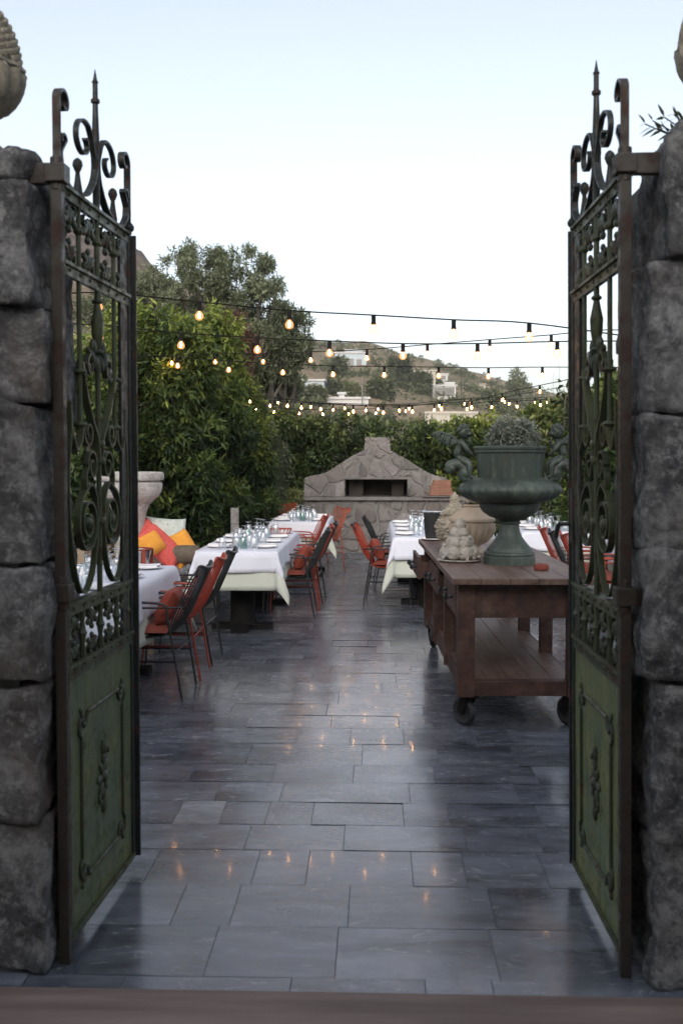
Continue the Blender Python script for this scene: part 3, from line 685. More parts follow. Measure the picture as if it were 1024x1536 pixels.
# ------------------------------------------------------------------ stone oven
OY = 17.8
ox = lambda px: (px-563)/1600*OY
oz = lambda py: 1.57+(688-py)/1600*OY
def m_rubble():
    m, nt, b = new_mat('rubble_stone'); co = coords(nt)
    wv = nd(nt, 'ShaderNodeTexNoise'); wv.inputs['Scale'].default_value = 2.6; wv.inputs['Detail'].default_value = 5; nt.links.new(co, wv.inputs['Vector'])
    ad = nd(nt, 'ShaderNodeMix', data_type='RGBA', blend_type='LINEAR_LIGHT'); ad.inputs[0].default_value = .12; nt.links.new(co, ad.inputs[6]); nt.links.new(wv.outputs['Color'], ad.inputs[7])
    vo = nd(nt, 'ShaderNodeTexVoronoi', feature='DISTANCE_TO_EDGE'); vo.inputs['Scale'].default_value = 3.6; nt.links.new(ad.outputs[2], vo.inputs['Vector'])
    vc = nd(nt, 'ShaderNodeTexVoronoi', feature='F1'); vc.inputs['Scale'].default_value = 3.6; nt.links.new(ad.outputs[2], vc.inputs['Vector'])
    n1 = noise_n(nt, co, 9, 9, .7); n2 = noise_n(nt, co, 40, 6)
    sx = nd(nt, 'ShaderNodeSeparateColor'); nt.links.new(vc.outputs['Color'], sx.inputs[0])
    c = ramp(nt, sx.outputs[0], [(0,(.095,.090,.088)),(.3,(.18,.172,.165)),(.5,(.13,.112,.106)),(.75,(.235,.225,.218)),(1,(.15,.132,.137))]).outputs[0]
    t = ramp(nt, n1, [(.3,g3(.65)),(.7,g3(1.3))]).outputs[0]; c = mixc(nt, 1, c, t, 'MULTIPLY')
    e = ramp(nt, vo.outputs['Distance'], [(0,g3(.9)),(.05,g3(.75)),(.10,g3(0))]).outputs[0]
    c = mixc(nt, e, c, (.165,.157,.150)); nt.links.new(c, b.inputs['Base Color']); b.inputs['Roughness'].default_value = .9
    h = ramp(nt, vo.outputs['Distance'], [(0,g3(.25)),(.05,g3(.15)),(.12,g3(.75)),(.4,g3(1))]).outputs[0]
    p = bump(nt, b, h, .9, .045); p = bump(nt, b, n1, .6, .02, p); bump(nt, b, n2, .3, .006, p); return m
M['rubble'] = m_rubble()
M['ledge'] = mat('ledge_slab', [(.3,(.11,.105,.10)),(.7,(.19,.18,.172))], 6, .85, bs=.4, bscale=30)
ov = thing('stone_oven', 'grey rubble-stone outdoor oven with gabled chimney front and dark wide opening', 'oven', (0, OY, 0))
x0, x1 = ox(452), ox(700)
MB().box(((x0+x1)/2, .55, oz(748)/2-.02), (x1-x0, 1.1, oz(748)-.04)).build('base', M['rubble'], ov)
MB().box(((x0+x1)/2-.02, .53, oz(748)), (x1-x0+.10, 1.2, .055)).build('ledge', M['ledge'], ov, bevel=.008)
zl = oz(748)+.029
outl = [(517,None),(517,719),(611,719),(611,None),(671,None),(672,722),(668,716),(655,714),(640,708),(622,697),(603,685),(585,675.5),(584,656),(547,656),(546,675),(528,683.5),(506,698),(492,707),(480,711.5),(466,714),(456,717),(455,None)]
MB().prism([(ox(a), zl if b is None else oz(b)) for a, b in outl], .06, .9, lambda a, b, d: (a, d, b)).build('gable', M['rubble'], ov, bevel=.012)
q = MB(); q.box((ox(564), .085, oz(717.5)), (ox(614)-ox(514), .06, .035)); q.build('lintel', M['ledge'], ov, bevel=.004)
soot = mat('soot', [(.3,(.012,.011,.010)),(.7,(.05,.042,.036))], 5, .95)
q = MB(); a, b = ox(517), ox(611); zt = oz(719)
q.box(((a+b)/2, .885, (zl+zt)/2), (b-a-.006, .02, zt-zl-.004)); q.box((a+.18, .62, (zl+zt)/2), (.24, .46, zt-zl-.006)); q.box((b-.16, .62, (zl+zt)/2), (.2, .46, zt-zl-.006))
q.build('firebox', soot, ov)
# things on the oven ledge
brick_m = mat('terracotta', [(.3,(.19,.088,.058)),(.7,(.29,.145,.10))], 14, .8, bs=.3)
for i in range(6):
    w = .40-.022*i+random.uniform(-.01,.01)
    b_ = MB().box((0,0,0), (w, .22, .040)).build('clay_tile', brick_m, None, (ox(661)+random.uniform(-.01,.015), OY+.02, zl+.026+.024+i*.042), bevel=.006)
    b_.rotation_euler = (0, 0, random.uniform(-.05,.05))
    tag(b_, ['flat terracotta tile at the bottom of the stack on the oven ledge','second-lowest terracotta tile in the stack on the oven ledge','third terracotta tile from the bottom of the oven ledge stack','third terracotta tile from the top of the oven ledge stack','second-highest terracotta tile in the stack on the oven ledge','topmost terracotta tile of the stack on the oven ledge'][i], 'clay tile', 'terracotta tiles stacked on the oven ledge')
tag(MB().box((0,0,0), (.62,.30,.02)).build('tray', M['ledge'], None, (ox(660), OY+.02, zl+.014), bevel=.006), 'thin grey tray under the terracotta tile stack on the oven ledge', 'tray')
q = MB(); q.bar((0,0,0), (.035,.0,.13), .03, .012)
tag(q.build('oven_brush', M['black_metal'], None, (ox(611), OY+.03, zl+.002), bevel=.003), 'small dark brush leaning in the right corner of the oven opening', 'brush')
# ------------------------------------------------------------------ column capital at the left
cp = thing('stone_column', 'weathered white stone pedestal with a moulded flaring top, beside the cushioned bench', 'pedestal', ((186-563)/1600*9.6, 9.75, 0))
k_ = 9.6/1600
MB().lathe([(a*k_, z) for a, z in [(34,0),(34,.12),(28,.16),(24,.2),(23.5,.6),(23,.95),(23,1.0),(25,1.06),(27,1.10),(31,1.15),(38,1.19),(44.5,1.225),(48,1.26),(50,1.30),(50.5,1.335),(49,1.355)]], 40).build('shaft', M['marble_white'], cp, smooth=35)
MB().lathe([(a*k_, z) for a, z in [(46,1.352),(46.5,1.368),(51,1.372),(52.5,1.385),(53,1.41),(52.5,1.435),(50,1.448),(40,1.45)]], 40).build('capital', M['marble_white'], cp, smooth=35)
# stone finials on the piers
def pier_finial(label, loc, s):
    t = thing('stone_finial', label, 'stone finial', loc)
    MB().lathe([(a*s, z*s) for a, z in [(.62,-.6),(.62,.10),(.40,.16),(.30,.3),(.26,.5),(.36,.62),(.30,.7)]], 28).build('foot', M['pale_stone'], t, smooth=35)
    MB().lathe([(a*s, z*s) for a, z in [(.30,.66),(.55,.68),(.72,.78),(.84,.92),(.92,1.06),(.97,1.2),(1.0,1.36),(.97,1.42)]], 160, mod=lambda an, i, z: 1+(.11*abs(math.sin(an*9+z/s*2.4))-.05 if i > 1 else 0)).build('fluted_cup', M['pale_stone'], t, smooth=60)
    MB().lathe([(a*s, z*s) for a, z in [(.94,1.38),(1.03,1.42),(1.03,1.47),(.95,1.5)]], 60, mod=lambda an, i, z: 1+.03*math.sin(an*18)).build('collar', M['pale_stone'], t, smooth=35)
    q = MB(); rg = random.Random(2)
    q.lathe([(a*s, z*s) for a, z in [(.93,1.48),(.90,1.8),(.78,2.1),(.58,2.4),(.3,2.6),(.02,2.68)]], 32)
    for k in range(420):
        z = 1.5+1.1*(k/420); r_ = .93*math.sqrt(max(0,1-((z-1.45)/1.25)**2)); an = k*2.39996
        q.ball((r_*s*math.cos(an), r_*s*math.sin(an), z*s), s*.105, 7, 5, (.45,.75,1.0), Matrix.Rotation(an,3,'Z') @ Matrix.Rotation(.5,3,'Y'))
    q.build('scaled_top', M['pale_stone'], t, smooth=60)
pier_finial('tan carved stone finial with fluted cup and scaly top, on the left pier', ((-58-563)/1600*3.3, 3.36, 2.53), .175)
pier_finial('pinkish carved stone finial just entering the frame above the right pier', ((1096-563)/1600*3.3, 3.4, 2.60), .165)
# ------------------------------------------------------------------ chairs (local: sitter faces +x)
def chair_proto(frame, cord, seatm):
    t = thing('wire_chair', 'x', 'chair')
    prof = [(-.405,.845),(-.372,.77),(-.322,.66),(-.272,.55),(-.235,.475),(-.185,.425),(-.10,.405),(.06,.405),(.19,.415)]
    q = MB(); n = 17
    for k in range(n):
        s = 2*k/(n-1)-1
        path = [(x-(.028*(1-s*s) if i < 4 else .012*(1-s*s))+(.03*s*s if 0 < i < 5 else 0), s*(.195 if i < 2 else .21 if i < 6 else .20), z+(.022*abs(s)**2 if i < 4 else 0)) for i, (x, z) in enumerate(prof)]
        q.tube(smoothpath(path, 2), .0056, 5)
    back = q.build('backrest', cord, t, smooth=60)
    q = MB(); q.tube(smoothpath([(-.375,-.205,.80),(-.398,-.20,.868),(-.428,-.1,.852),(-.436,0,.846),(-.428,.1,.852),(-.398,.20,.868),(-.375,.205,.80)], 4), .010, 8); q.build('top_rail', frame, back, smooth=60)
    q = MB(); q.grid(10, 10, lambda u, v: ((u-.5)*.40+.01, (v-.5)*.42, .432+.045*(1-(2*u-1)**6)*(1-(2*v-1)**6)))
    q.grid(10, 10, lambda u, v: ((.5-u)*.40+.01, (v-.5)*.42, .428-.008*(1-(2*u-1)**6)*(1-(2*v-1)**6)))
    q.build('seat', seatm, t, smooth=60)
    for sy in (-1, 1):
        y0, y1 = sy*.255, sy*.235
        MB().tube([(-.285,y1,0),(-.215,y0,.44),(-.193,y0,.575)], .0085, 7).build('leg', frame, t, smooth=60)
        MB().tube([(.225,y1,0),(.195,y0,.44),(.175,y0,.595)], .0085, 7).build('leg', frame, t, smooth=60)
        q = MB(); q.tube(smoothpath([(-.193,y0,.57),(-.186,y0,.612),(-.14,y0,.632),(0,y0,.638),(.12,y0,.636),(.165,y0,.622),(.176,y0,.59)], 4), .0095, 7)
        q.tube(smoothpath([(-.29,sy*.20,.60),(-.2,sy*.235,.602),(0,y0,.602),(.15,y0,.60),(.178,y0,.575)], 4), .007, 6)
        q.build('armrest', frame, t, smooth=60)
        MB().tube([(-.245,sy*.247,.25),(.21,sy*.247,.25)], .007, 6).build('stretcher', frame, t, smooth=60)
    MB().tube([(-.235,-.25,.31),(-.235,.25,.31)], .007, 6).build('stretcher', frame, t, smooth=60)
    return t
protos = {}
def place_chair(kind, x, y, rz, label):
    fr, co, se = {'black': ('black_metal','black_cord','red_seat'), 'red': ('red_metal','red_cord','red_seat'), 'dark': ('black_metal','dark_cord','red_seat'), 'orange': ('red_metal','orange_cord','red_seat'), 'redseat': ('black_metal','red_cord','red_seat')}[kind]
    if kind not in protos:
        o = protos[kind] = chair_proto(M[fr], M[co], M[se]); o.location = (x, y, 0); o.rotation_euler.z = rz; o['label'] = label; o['group'] = 'wire chairs around the dinner tables'; return o
    return dup(protos[kind], (x, y, 0), rz, label, 'wire chairs around the dinner tables')
PI = math.pi
place_chair('black', -1.535, 7.09, PI-.03, 'black corded chair with red seat nearest the camera, at the near left table')
place_chair('red', -1.52, 7.66, PI+.02, 'bright red corded chair between two black chairs at the near left table')
place_chair('dark', -1.515, 8.23, PI-.02, 'dark corded chair with tall back just before the long left table')
place_chair('black', -2.32, 6.35, PI/2+.05, 'black chair with slatted back seen through the lower bars of the left gate')
place_chair('dark', -.88, 10.62, PI, 'dark corded chair with red pillow, first beside the long left table')
place_chair('red', -.87, 11.22, PI+.03, 'bright red corded chair in the middle of the long left table')
place_chair('black', -.85, 11.75, PI-.03, 'black corded chair behind the red one at the long left table')
place_chair('orange', -.80, 15.1, PI+.55, 'orange-red corded chair standing alone by the oven at the far left table')
place_chair('red', -1.02, 13.35, PI-.1, 'red chair whose bare seat shows between the long and the far left table')
place_chair('red', -1.45, 16.3, -PI/2, 'dark red chair behind the glasses of the far left table')
place_chair('black', -2.02, 13.6, PI/2, 'black chair with slatted back left of the far left table')
place_chair('redseat', .17, 11.62, -.06, 'black-framed chair with red cords and cushions left of the right-hand table')
place_chair('black', .27, 13.1, .05, 'dark chair of which only the back tip shows beyond the right-hand table')
place_chair('red', 2.12, 11.05, .04, 'red chair farthest from the camera of the three beside the ashtray')
place_chair('black', 2.14, 10.57, -.02, 'navy-black chair between two red chairs beyond the urn')
place_chair('red', 2.19, 10.2, .03, 'red chair closest to the right gate leaf, right of a navy-black chair')
def cushion(name, label, cat, m, c, w, h, th, rot, group=None, seed=0):
    q = MB(); rg = random.Random(seed)
    def pt(u, v, s):
        a, b = 2*u-1, 2*v-1
        k = (1-a**4)*(1-b**4); pinch = 1-.09*(1-abs(a)**2)*(abs(b)**6) - 0*rg.random()
        pinch2 = 1-.09*(1-abs(b)**2)*(abs(a)**6)
        wr = noise.noise(Vector((a*2+seed*7, b*2, seed)))*.12
        return Vector((a*w/2*pinch2, b*h/2*pinch, s*th/2*(k**.6)*(1+wr)))
    q.grid(14, 14, lambda u, v: pt(u, v, 1)); q.grid(14, 14, lambda u, v: pt(1-u, v, -1))
    o = q.build(name, m, None, c, smooth=180); o.rotation_euler = rot
    return tag(o, label, cat, group)
M['pillow_red'] = mat('pillow_red', [(.3,(.20,.032,.018)),(.7,(.27,.048,.024))], 12, .8, bs=.2, bscale=120, bdist=.002)
def pillow_on_chair(x, y, sg, label, seed):
    cushion('throw_pillow', label, 'pillow', M['pillow_red'], (x+sg*.15, y, .585), .30, .25, .12, (R(62), 0, -sg*R(90)), 'red pillows on the chairs', seed)
pillow_on_chair(-1.535, 7.09, 1, 'red throw pillow on the chair nearest the camera at the near left table', 1)
pillow_on_chair(-1.515, 8.23, 1, 'red throw pillow on the dark chair just before the long left table', 2)
pillow_on_chair(-.88, 10.62, 1, 'red throw pillow on the first dark chair of the long left table', 3)
pillow_on_chair(.17, 11.62, -1, 'red throw pillow on the chair left of the right-hand table', 4)
# ------------------------------------------------------------------ tables and cloths
def cloth(name, m, cx, cy, z, w, l, drop, off, seed, label, cat, fl=.30):
    q = MB(); N = 56; rg = random.Random(seed); ph = rg.uniform(0, 6)
    W, Lh = w/2, l/2; nx, ny = 40, 72
    xs = [(-W-drop)+(2*W+2*drop)*i/nx for i in range(nx+1)]; yy = [(-Lh-drop)+(2*Lh+2*drop)*i/ny for i in range(ny+1)]
    def pt(u, v):
        x, y = xs[round(u*nx)], yy[round(v*ny)]
        ex, ey = max(0, abs(x)-W), max(0, abs(y)-Lh); sx, sy = (1 if x > 0 else -1), (1 if y > 0 else -1)
        bx, by = max(-W, min(W, x)), max(-Lh, min(Lh, y))
        wob = .0035*noise.noise(Vector((x*3+seed, y*3, 1)))
        cr = .0022*sum(math.exp(-((y-c_)/.012)**2) for c_ in (-Lh*.5, 0, Lh*.5))+.0022*math.exp(-(x/.012)**2)
        if ex == 0 and ey == 0: return Vector((x, y, z+wob*.6+cr))
        r = math.hypot(ex, ey)
        if ex > 0 and ey > 0:
            phi = math.atan2(ey, ex); flap = math.sin(2*phi)
            o = off + r*(fl*flap+.03) + .012*math.sin(phi*6+ph)*r/drop
            dx, dy = sx*math.cos(phi)*o, sy*math.sin(phi)*o
        else:
            t = y if ex > 0 else x
            fold = noise.noise(Vector((t*2.6+seed*3.1, 4*sx if ex > 0 else 9*sy, .3)))*.048 + noise.noise(Vector((t*6+seed, 2, 7)))*.020
            o = off + (.018 + fold)*min(1, r/drop) + .004
            dx, dy = (sx*o, 0) if ex > 0 else (0, sy*o)
        dn = math.sqrt(max(0, r*r - (r*(fl*.8 if ex > 0 and ey > 0 else .1))**2))
        return Vector((bx+dx, by+dy, z - max(0, dn-.004) + wob))
    q.grid(nx, ny, pt)
    o = q.build(name, m, None, (cx, cy, 0), smooth=180, solid=.003)
    return tag(o, label, cat)
def table(where, x0, x1, y0, y1, d1, d2, seed):
    cx, cy, w, l = (x0+x1)/2, (y0+y1)/2, x1-x0, y1-y0
    t = thing('dinner_table', 'black pedestal table under the cloths '+where, 'table', (cx, cy, 0))
    MB().box((0,0,.727), (w, l, .03)).build('tabletop', M['dark_base'], t)
    for s in (-1, 1):
        yy = s*(l/2-.42)
        q = MB(); q.lathe([(.13,0.045),(.12,.1),(.11,.5),(.16,.71)], 20, (0,yy,0)); q.box((0,yy,.025), (.56,.15,.05)); q.box((0,yy,.0251), (.15,.60,.048)); q.build('pedestal', M['matte_black'], t, smooth=40)
    cloth('under_cloth', M['cream_cloth'], cx, cy, .746, w, l, d2, .004, seed+20, 'long cream under-cloth hanging below the white cloth '+where, 'tablecloth', .26 if seed == 4 else .36)
    cloth('table_topper', M['white_cloth'], cx, cy, .752, w+.012, l+.012, d1, .012, seed, 'white top cloth draped '+where, 'tablecloth')
TZ = .756
table('on the near left table', -2.3, -1.54, 6.25, 8.1, .25, .40, 1)
table('on the long left table', -1.57, -.88, 9.37, 11.9, .19, .345, 2)
table('on the far left table', -1.35, -.63, 13.75, 15.3, .2, .34, 3)
table('on the right-hand table', .20, .92, 11.1, 13.9, .235, .42, 4)
table('on the far right table beyond the urn', 1.66, 2.42, 12.0, 13.7, .22, .36, 5)
table('on the table beside the right gate leaf', 2.38, 3.1, 9.3, 11.5, .22, .36, 6)
# tableware
def lathe_thing(name, prof, m, n=16): return MB().lathe(prof, n).build(name, m, None, smooth=40)
pw = {}
def ware(kind, x, y, label, rz=0):
    if kind == 'plate':
        o = thing('place_setting', label, 'plate', (x, y, TZ), rz)
        if 'p' not in pw:
            pw['p'] = MB().lathe([(.06,0),(.085,.004),(.128,.016),(.13,.018),(.126,.02),(.08,.008),(.002,.007)], 28).build('plate', M['china'], o, smooth=40)
            nb = MB(); rg = random.Random(8)
            nb.grid(12, 8, lambda u, v: ((u-.5)*.20, (v-.5)*.12, .030+.012*math.sin(v*9)*.4+.012*math.sin(u*5+v*3)*(1-abs(2*v-1))))
            nb.grid(12, 8, lambda u, v: ((.5-u)*.20, (v-.5)*.12, .016)); 
            nb.bar((-.10,-.058,.022), (.10,-.058,.022), .016, .014); nb.bar((-.10,.058,.022), (.10,.058,.022), .016, .014)
            pw['n'] = nb.build('napkin', M['napkin'], o, smooth=60)
        else:
            for k in 'pn': c = pw[k].copy(); COL.objects.link(c); c.parent = o
        return tag(o, group='place settings on the tables')
    profs = {
      'glass': ('wine_glass', [(.033,.0),(.039,.025),(.039,.05),(.031,.075),(.010,.088),(.0045,.095),(.004,.135),(.006,.147),(.033,.152),(.034,.154),(.002,.155)], 'glass', 'wine glass', 'upturned wine glasses'),
      'tumbler': ('water_tumbler', [(.036,0),(.037,.004),(.030,.10),(.026,.106),(.002,.107)], 'glass', 'tumbler', 'upturned tumblers'),
      'teal': ('teal_tumbler', [(.034,0),(.036,.004),(.030,.095),(.027,.10),(.002,.101)], 'teal_glass', 'tumbler', 'teal tumblers'),
      'shaker': ('salt_shaker', [(.018,0),(.022,.01),(.021,.05),(.012,.07),(.013,.085),(.006,.092)], 'china', 'shaker', 'white shakers'),
      'jar': ('candle_jar', [(.036,0),(.044,.006),(.045,.085),(.04,.095),(.042,.10),(.036,.105),(.034,.05),(.002,.03)], 'glass', 'candle jar', 'glass candle jars'),
    }
    nm, pr, mm, cat, grp = profs[kind]
    if kind not in pw: o = pw[kind] = lathe_thing(nm, pr, M[mm]); 
    else: o = pw[kind].copy(); COL.objects.link(o)
    o.location = (x, y, TZ); o.rotation_euler = (0, 0, rz)
    return tag(o, label, cat, grp)
def lay(where, x0, x1, y0, y1, n, seed, nx=2):
    rg = random.Random(seed)
    for i in range(n):
        y = y0+(y1-y0)*(i+.5)/n
        for s in (-1, 1):
            xc = (x0+x1)/2+s*(x1-x0)*.31
            ware('plate', xc+rg.uniform(-.02,.02), y+rg.uniform(-.03,.03), 'white plate with folded napkin on '+where, rg.uniform(-.2,.2))
            ware('glass', (x0+x1)/2+s*rg.uniform(.06,.11), y+rg.uniform(.12,.2), 'clear wine glass standing upside down on '+where)
            ware('tumbler', (x0+x1)/2+s*rg.uniform(.10,.17), y-rg.uniform(.12,.18), 'clear tumbler standing upside down on '+where)
            if rg.random() < .7: ware('glass', (x0+x1)/2+s*rg.uniform(.0,.05), y+rg.uniform(-.1,.05), 'clear wine glass standing upside down on '+where)
            if rg.random() < .6: ware('jar', (x0+x1)/2+s*rg.uniform(.02,.12), y+rg.uniform(-.24,.24), 'clear glass candle jar on '+where)
    ware('teal', (x0+x1)/2+.03, y0+.22, 'teal glass tumbler on '+where)
    ware('teal', (x0+x1)/2-.06, (y0+y1)/2, 'teal glass tumbler on '+where)
    for s in (-1, 1): ware('shaker', (x0+x1)/2+.03*s, y0+(y1-y0)*.42, 'white porcelain shaker on '+where)
lay('the near left table', -2.3, -1.54, 6.25, 8.1, 3, 1)
lay('the long left table', -1.57, -.88, 9.4, 11.9, 4, 2)
lay('the far left table', -1.35, -.63, 13.75, 15.3, 3, 3)
lay('the right-hand table', .20, .92, 11.1, 13.9, 4, 4)
lay('the far right table beyond the urn', 1.66, 2.42, 12.0, 13.7, 3, 5)
lay('the table beside the right gate leaf', 2.38, 3.1, 9.3, 11.5, 3, 6)
# metal bucket in a red holder on the near left table
b0 = thing('ice_bucket', 'shiny steel bucket with red frame on the near left table before the cushions', 'bucket', (-1.78, 7.95, TZ))
MB().lathe([(.075,0),(.085,.06),(.098,.125),(.10,.13),(.094,.13),(.08,.06),(.004,.02)], 28).build('body', M['steel'], b0, smooth=35)
q = MB(); 
for z in (.012, .135): q.tube([(.104*math.cos(a*.3142), .104*math.sin(a*.3142), z) for a in range(20)], .007, 6, closed=True)
for a in range(4): q.bar((.104*math.cos(a*1.571+.6), .104*math.sin(a*1.571+.6), .012), (.104*math.cos(a*1.571+.6), .104*math.sin(a*1.571+.6), .135), .028, .012)
q.build('frame', M['pillow_red'], b0, smooth=50)
b1 = thing('bread_basket', 'small red wire basket at the far end of the long left table', 'basket', (-1.03, 11.55, TZ))
q = MB()
for z, r_ in ((.006,.10),(.055,.12)): q.tube([(r_*math.cos(a*.3142), r_*.6*math.sin(a*.3142), z) for a in range(20)], .005, 6, closed=True)
q.build('rim', M['red_metal'], b1, smooth=60)
q = MB()
for a in range(16): q.tube([(.10*math.cos(a*.3927), .06*math.sin(a*.3927), .006), (.12*math.cos(a*.3927), .072*math.sin(a*.3927), .055)], .004, 5)
q.build('wires', M['red_metal'], b1, smooth=60)
# ------------------------------------------------------------------ cushioned bench along the hedge
bn = thing('garden_bench', 'wooden garden bench with curved arm, piled with cushions, before the dark hedge', 'bench', (-2.05, 9.55, 0))
WP = M['wood_plain']
for k in range(4): MB().box((-.2+.14*k, 0, .40), (.125, 2.3, .03)).build('seat_slat', WP, bn, bevel=.004)
for k in range(3): MB().box((-.33-.03*k, 0, .52+.13*k), (.03, 2.3, .10)).build('backrest', WP, bn, bevel=.004)
for s in (-1, 1):
    MB().box((.24, s*1.1, .21), (.06, .06, .42)).build('leg', WP, bn, bevel=.004); MB().box((-.3, s*1.1, .42), (.06, .06, .84)).build('leg', WP, bn, bevel=.004)
    q = MB(); q.tube(smoothpath([(-.33,s*1.1,.70),(-.1,s*1.1,.66),(.18,s*1.1,.64),(.28,s*1.1,.60)],4), .035, 10); q.build('arm', WP, bn, smooth=50)
tag(MB().ball((0,0,0), .5, 16, 10, (.5,2.1,.16)).build('bench_mattress', M['napkin'], None, (-2.02, 9.5, .485), smooth=180), 'pale seat mattress lying on the garden bench', 'mattress')
tag(MB().lathe([(.004,-.16),(.07,-.16),(.085,-.14),(.085,.14),(.07,.16),(.004,.16)], 20, axis=Matrix.Rotation(PI/2,3,'Y')).build('bolster', mat('bolster_brown', [(.3,(.09,.07,.05)),(.7,(.15,.12,.09))], 20, .9), None, (-1.76, 9.62, .70), smooth=40), 'round brown bolster in front of the orange cushion on the bench', 'bolster')
pg = mat('pillow_greenish', [(.42,(.50,.55,.50)),(.56,(.64,.67,.62)),(.66,(.33,.42,.38))], 16, .9)
pw_ = mat('pillow_cream', [(.42,(.60,.58,.52)),(.6,(.70,.68,.62))], 10, .9)
pr_ = mat('pillow_coral', [(.45,(.58,.075,.06)),(.62,(.66,.14,.12))], 40, .85, bs=.3, bscale=80, stretch=(1,3,1))
po_ = mat('pillow_orange', [(.3,(.66,.26,.03)),(.7,(.78,.36,.05))], 10, .85)
tilt = lambda a, z: (R(90-a), 0, R(z))
def cushion_at(px, py, Y, w, h, label, m, ax, az, roll, seed):
    p = A(px, py, Y); o = cushion('cushion', label, 'cushion', m, p, w, h, .17, (0,0,0), 'cushions on the garden bench', seed)
    o.rotation_euler = (Matrix.Rotation(R(az), 3, 'Z') @ Matrix.Rotation(R(90-ax), 3, 'X') @ Matrix.Rotation(R(roll), 3, 'Z')).to_euler()
cushion_at(250, 806, 10.0, .42, .40, 'pale green patterned cushion at the top right of the bench pile', pg, 20, 35, -6, 1)
cushion_at(208, 822, 9.75, .40, .48, 'pale patterned cushion at the left of the bench pile beside the pedestal', pg, 20, 55, 8, 2)
cushion_at(218, 806, 9.78, .26, .34, 'coral red cushion behind the small mustard cushion on the bench', pr_, 25, 45, 18, 3)
cushion_at(226, 817, 9.48, .24, .22, 'small mustard cushion low in the bench pile', po_, 28, 40, 22, 4)
cushion_at(243, 820, 9.6, .24, .46, 'long coral red cushion leaning in the middle of the bench pile', pr_, 30, 42, 36, 5)
cushion_at(273, 823, 9.72, .27, .34, 'large orange cushion at the right end of the bench pile', po_, 28, 30, 22, 6)
# grey slab, rock and pot between the hedge and the tables
q = MB(); q.box((0,0,.5), (.095,.05,1.0)); tag(q.build('slate_slab', M['marble_white'], None, A(352,760,12.75)*1, bevel=.01), 'upright pale grey slab before the hedge behind the long left table', 'slab')
bpy.data.objects['slate_slab'].location.z = -.02
stn = MB(); stone(stn, -.55,.55,-.3,.3,0,.62, 77, r=.25, cell=.06, amp=.12); tag(stn.build('garden_rock', M['wallstone'], None, (ox(392), 16.4, 0), smooth=180, fix=False), 'low grey rock at the foot of the hedge left of the oven', 'rock')
pt_ = thing('clay_pot', 'small red-brown clay pot at the foot of the hedge by the bench', 'pot', (A(306,815,11.2).x, 11.2, .42))
MB().lathe([(.06,0),(.085,.14),(.095,.15),(.095,.175),(.08,.175),(.07,.14),(.004,.13)], 20).build('body', brick_m, pt_, smooth=40)
MB().box((0,0,-.21), (.3,.3,.418)).build('plinth', M['ledge'], pt_, bevel=.01)
# ------------------------------------------------------------------ string lights
def m_bulb():
    m, nt, b = new_mat('bulb_glass')
    em = nd(nt, 'ShaderNodeEmission'); em.inputs[0].default_value = (1,.40,.13,1); em.inputs[1].default_value = BULB_E
    gl = nd(nt, 'ShaderNodeBsdfGlossy'); gl.inputs['Roughness'].default_value = .05; gl.inputs[0].default_value = (.52,.46,.40,1)
    tr = nd(nt, 'ShaderNodeBsdfTransparent'); tr.inputs[0].default_value = (.93,.86,.78,1)
    lw = nd(nt, 'ShaderNodeLayerWeight'); lw.inputs['Blend'].default_value = .4
    m1 = nd(nt, 'ShaderNodeMixShader'); nt.links.new(ramp(nt, lw.outputs['Facing'], [(0,g3(.06)),(.5,g3(.16)),(1,g3(.75))]).outputs[0], m1.inputs[0]); nt.links.new(tr.outputs[0], m1.inputs[1]); nt.links.new(gl.outputs[0], m1.inputs[2])
    a = nd(nt, 'ShaderNodeAddShader'); nt.links.new(m1.outputs[0], a.inputs[0]); nt.links.new(em.outputs[0], a.inputs[1])
    nt.links.new(a.outputs[0], nt.nodes['Material Output'].inputs[0]); return m
BULB_E, FIL_E = .17, 55.0
M['bulb'] = m_bulb()
m, nt, b = new_mat('filament'); em = nd(nt, 'ShaderNodeEmission'); em.inputs[0].default_value = (1,.50,.17,1); em.inputs[1].default_value = FIL_E; nt.links.new(em.outputs[0], nt.nodes['Material Output'].inputs[0]); M['filament'] = m
bp = None
def bulb(p, label, rz):
    global bp
    if bp is None:
        bp = thing('light_bulb', label, 'light bulb', p, rz, 'bulbs on the festoon cables')
        MB().lathe([(.007,.006),(.012,.004),(.0135,-.002),(.0135,-.040),(.0155,-.043),(.0155,-.050),(.012,-.052)], 14).build('socket', M['matte_black'], bp, smooth=35)
        MB().lathe([(.011,-.050),(.013,-.056),(.021,-.066),(.0255,-.080),(.0235,-.094),(.014,-.103),(.002,-.106)], 16).build('glass', M['bulb'], bp, smooth=60)
        q = MB(); q.lathe([(.002,-.058),(.0045,-.068),(.0065,-.080),(.005,-.090),(.001,-.094)], 8); q.build('filament', M['filament'], bp, smooth=60); return bp
    return dup(bp, p, rz, label)
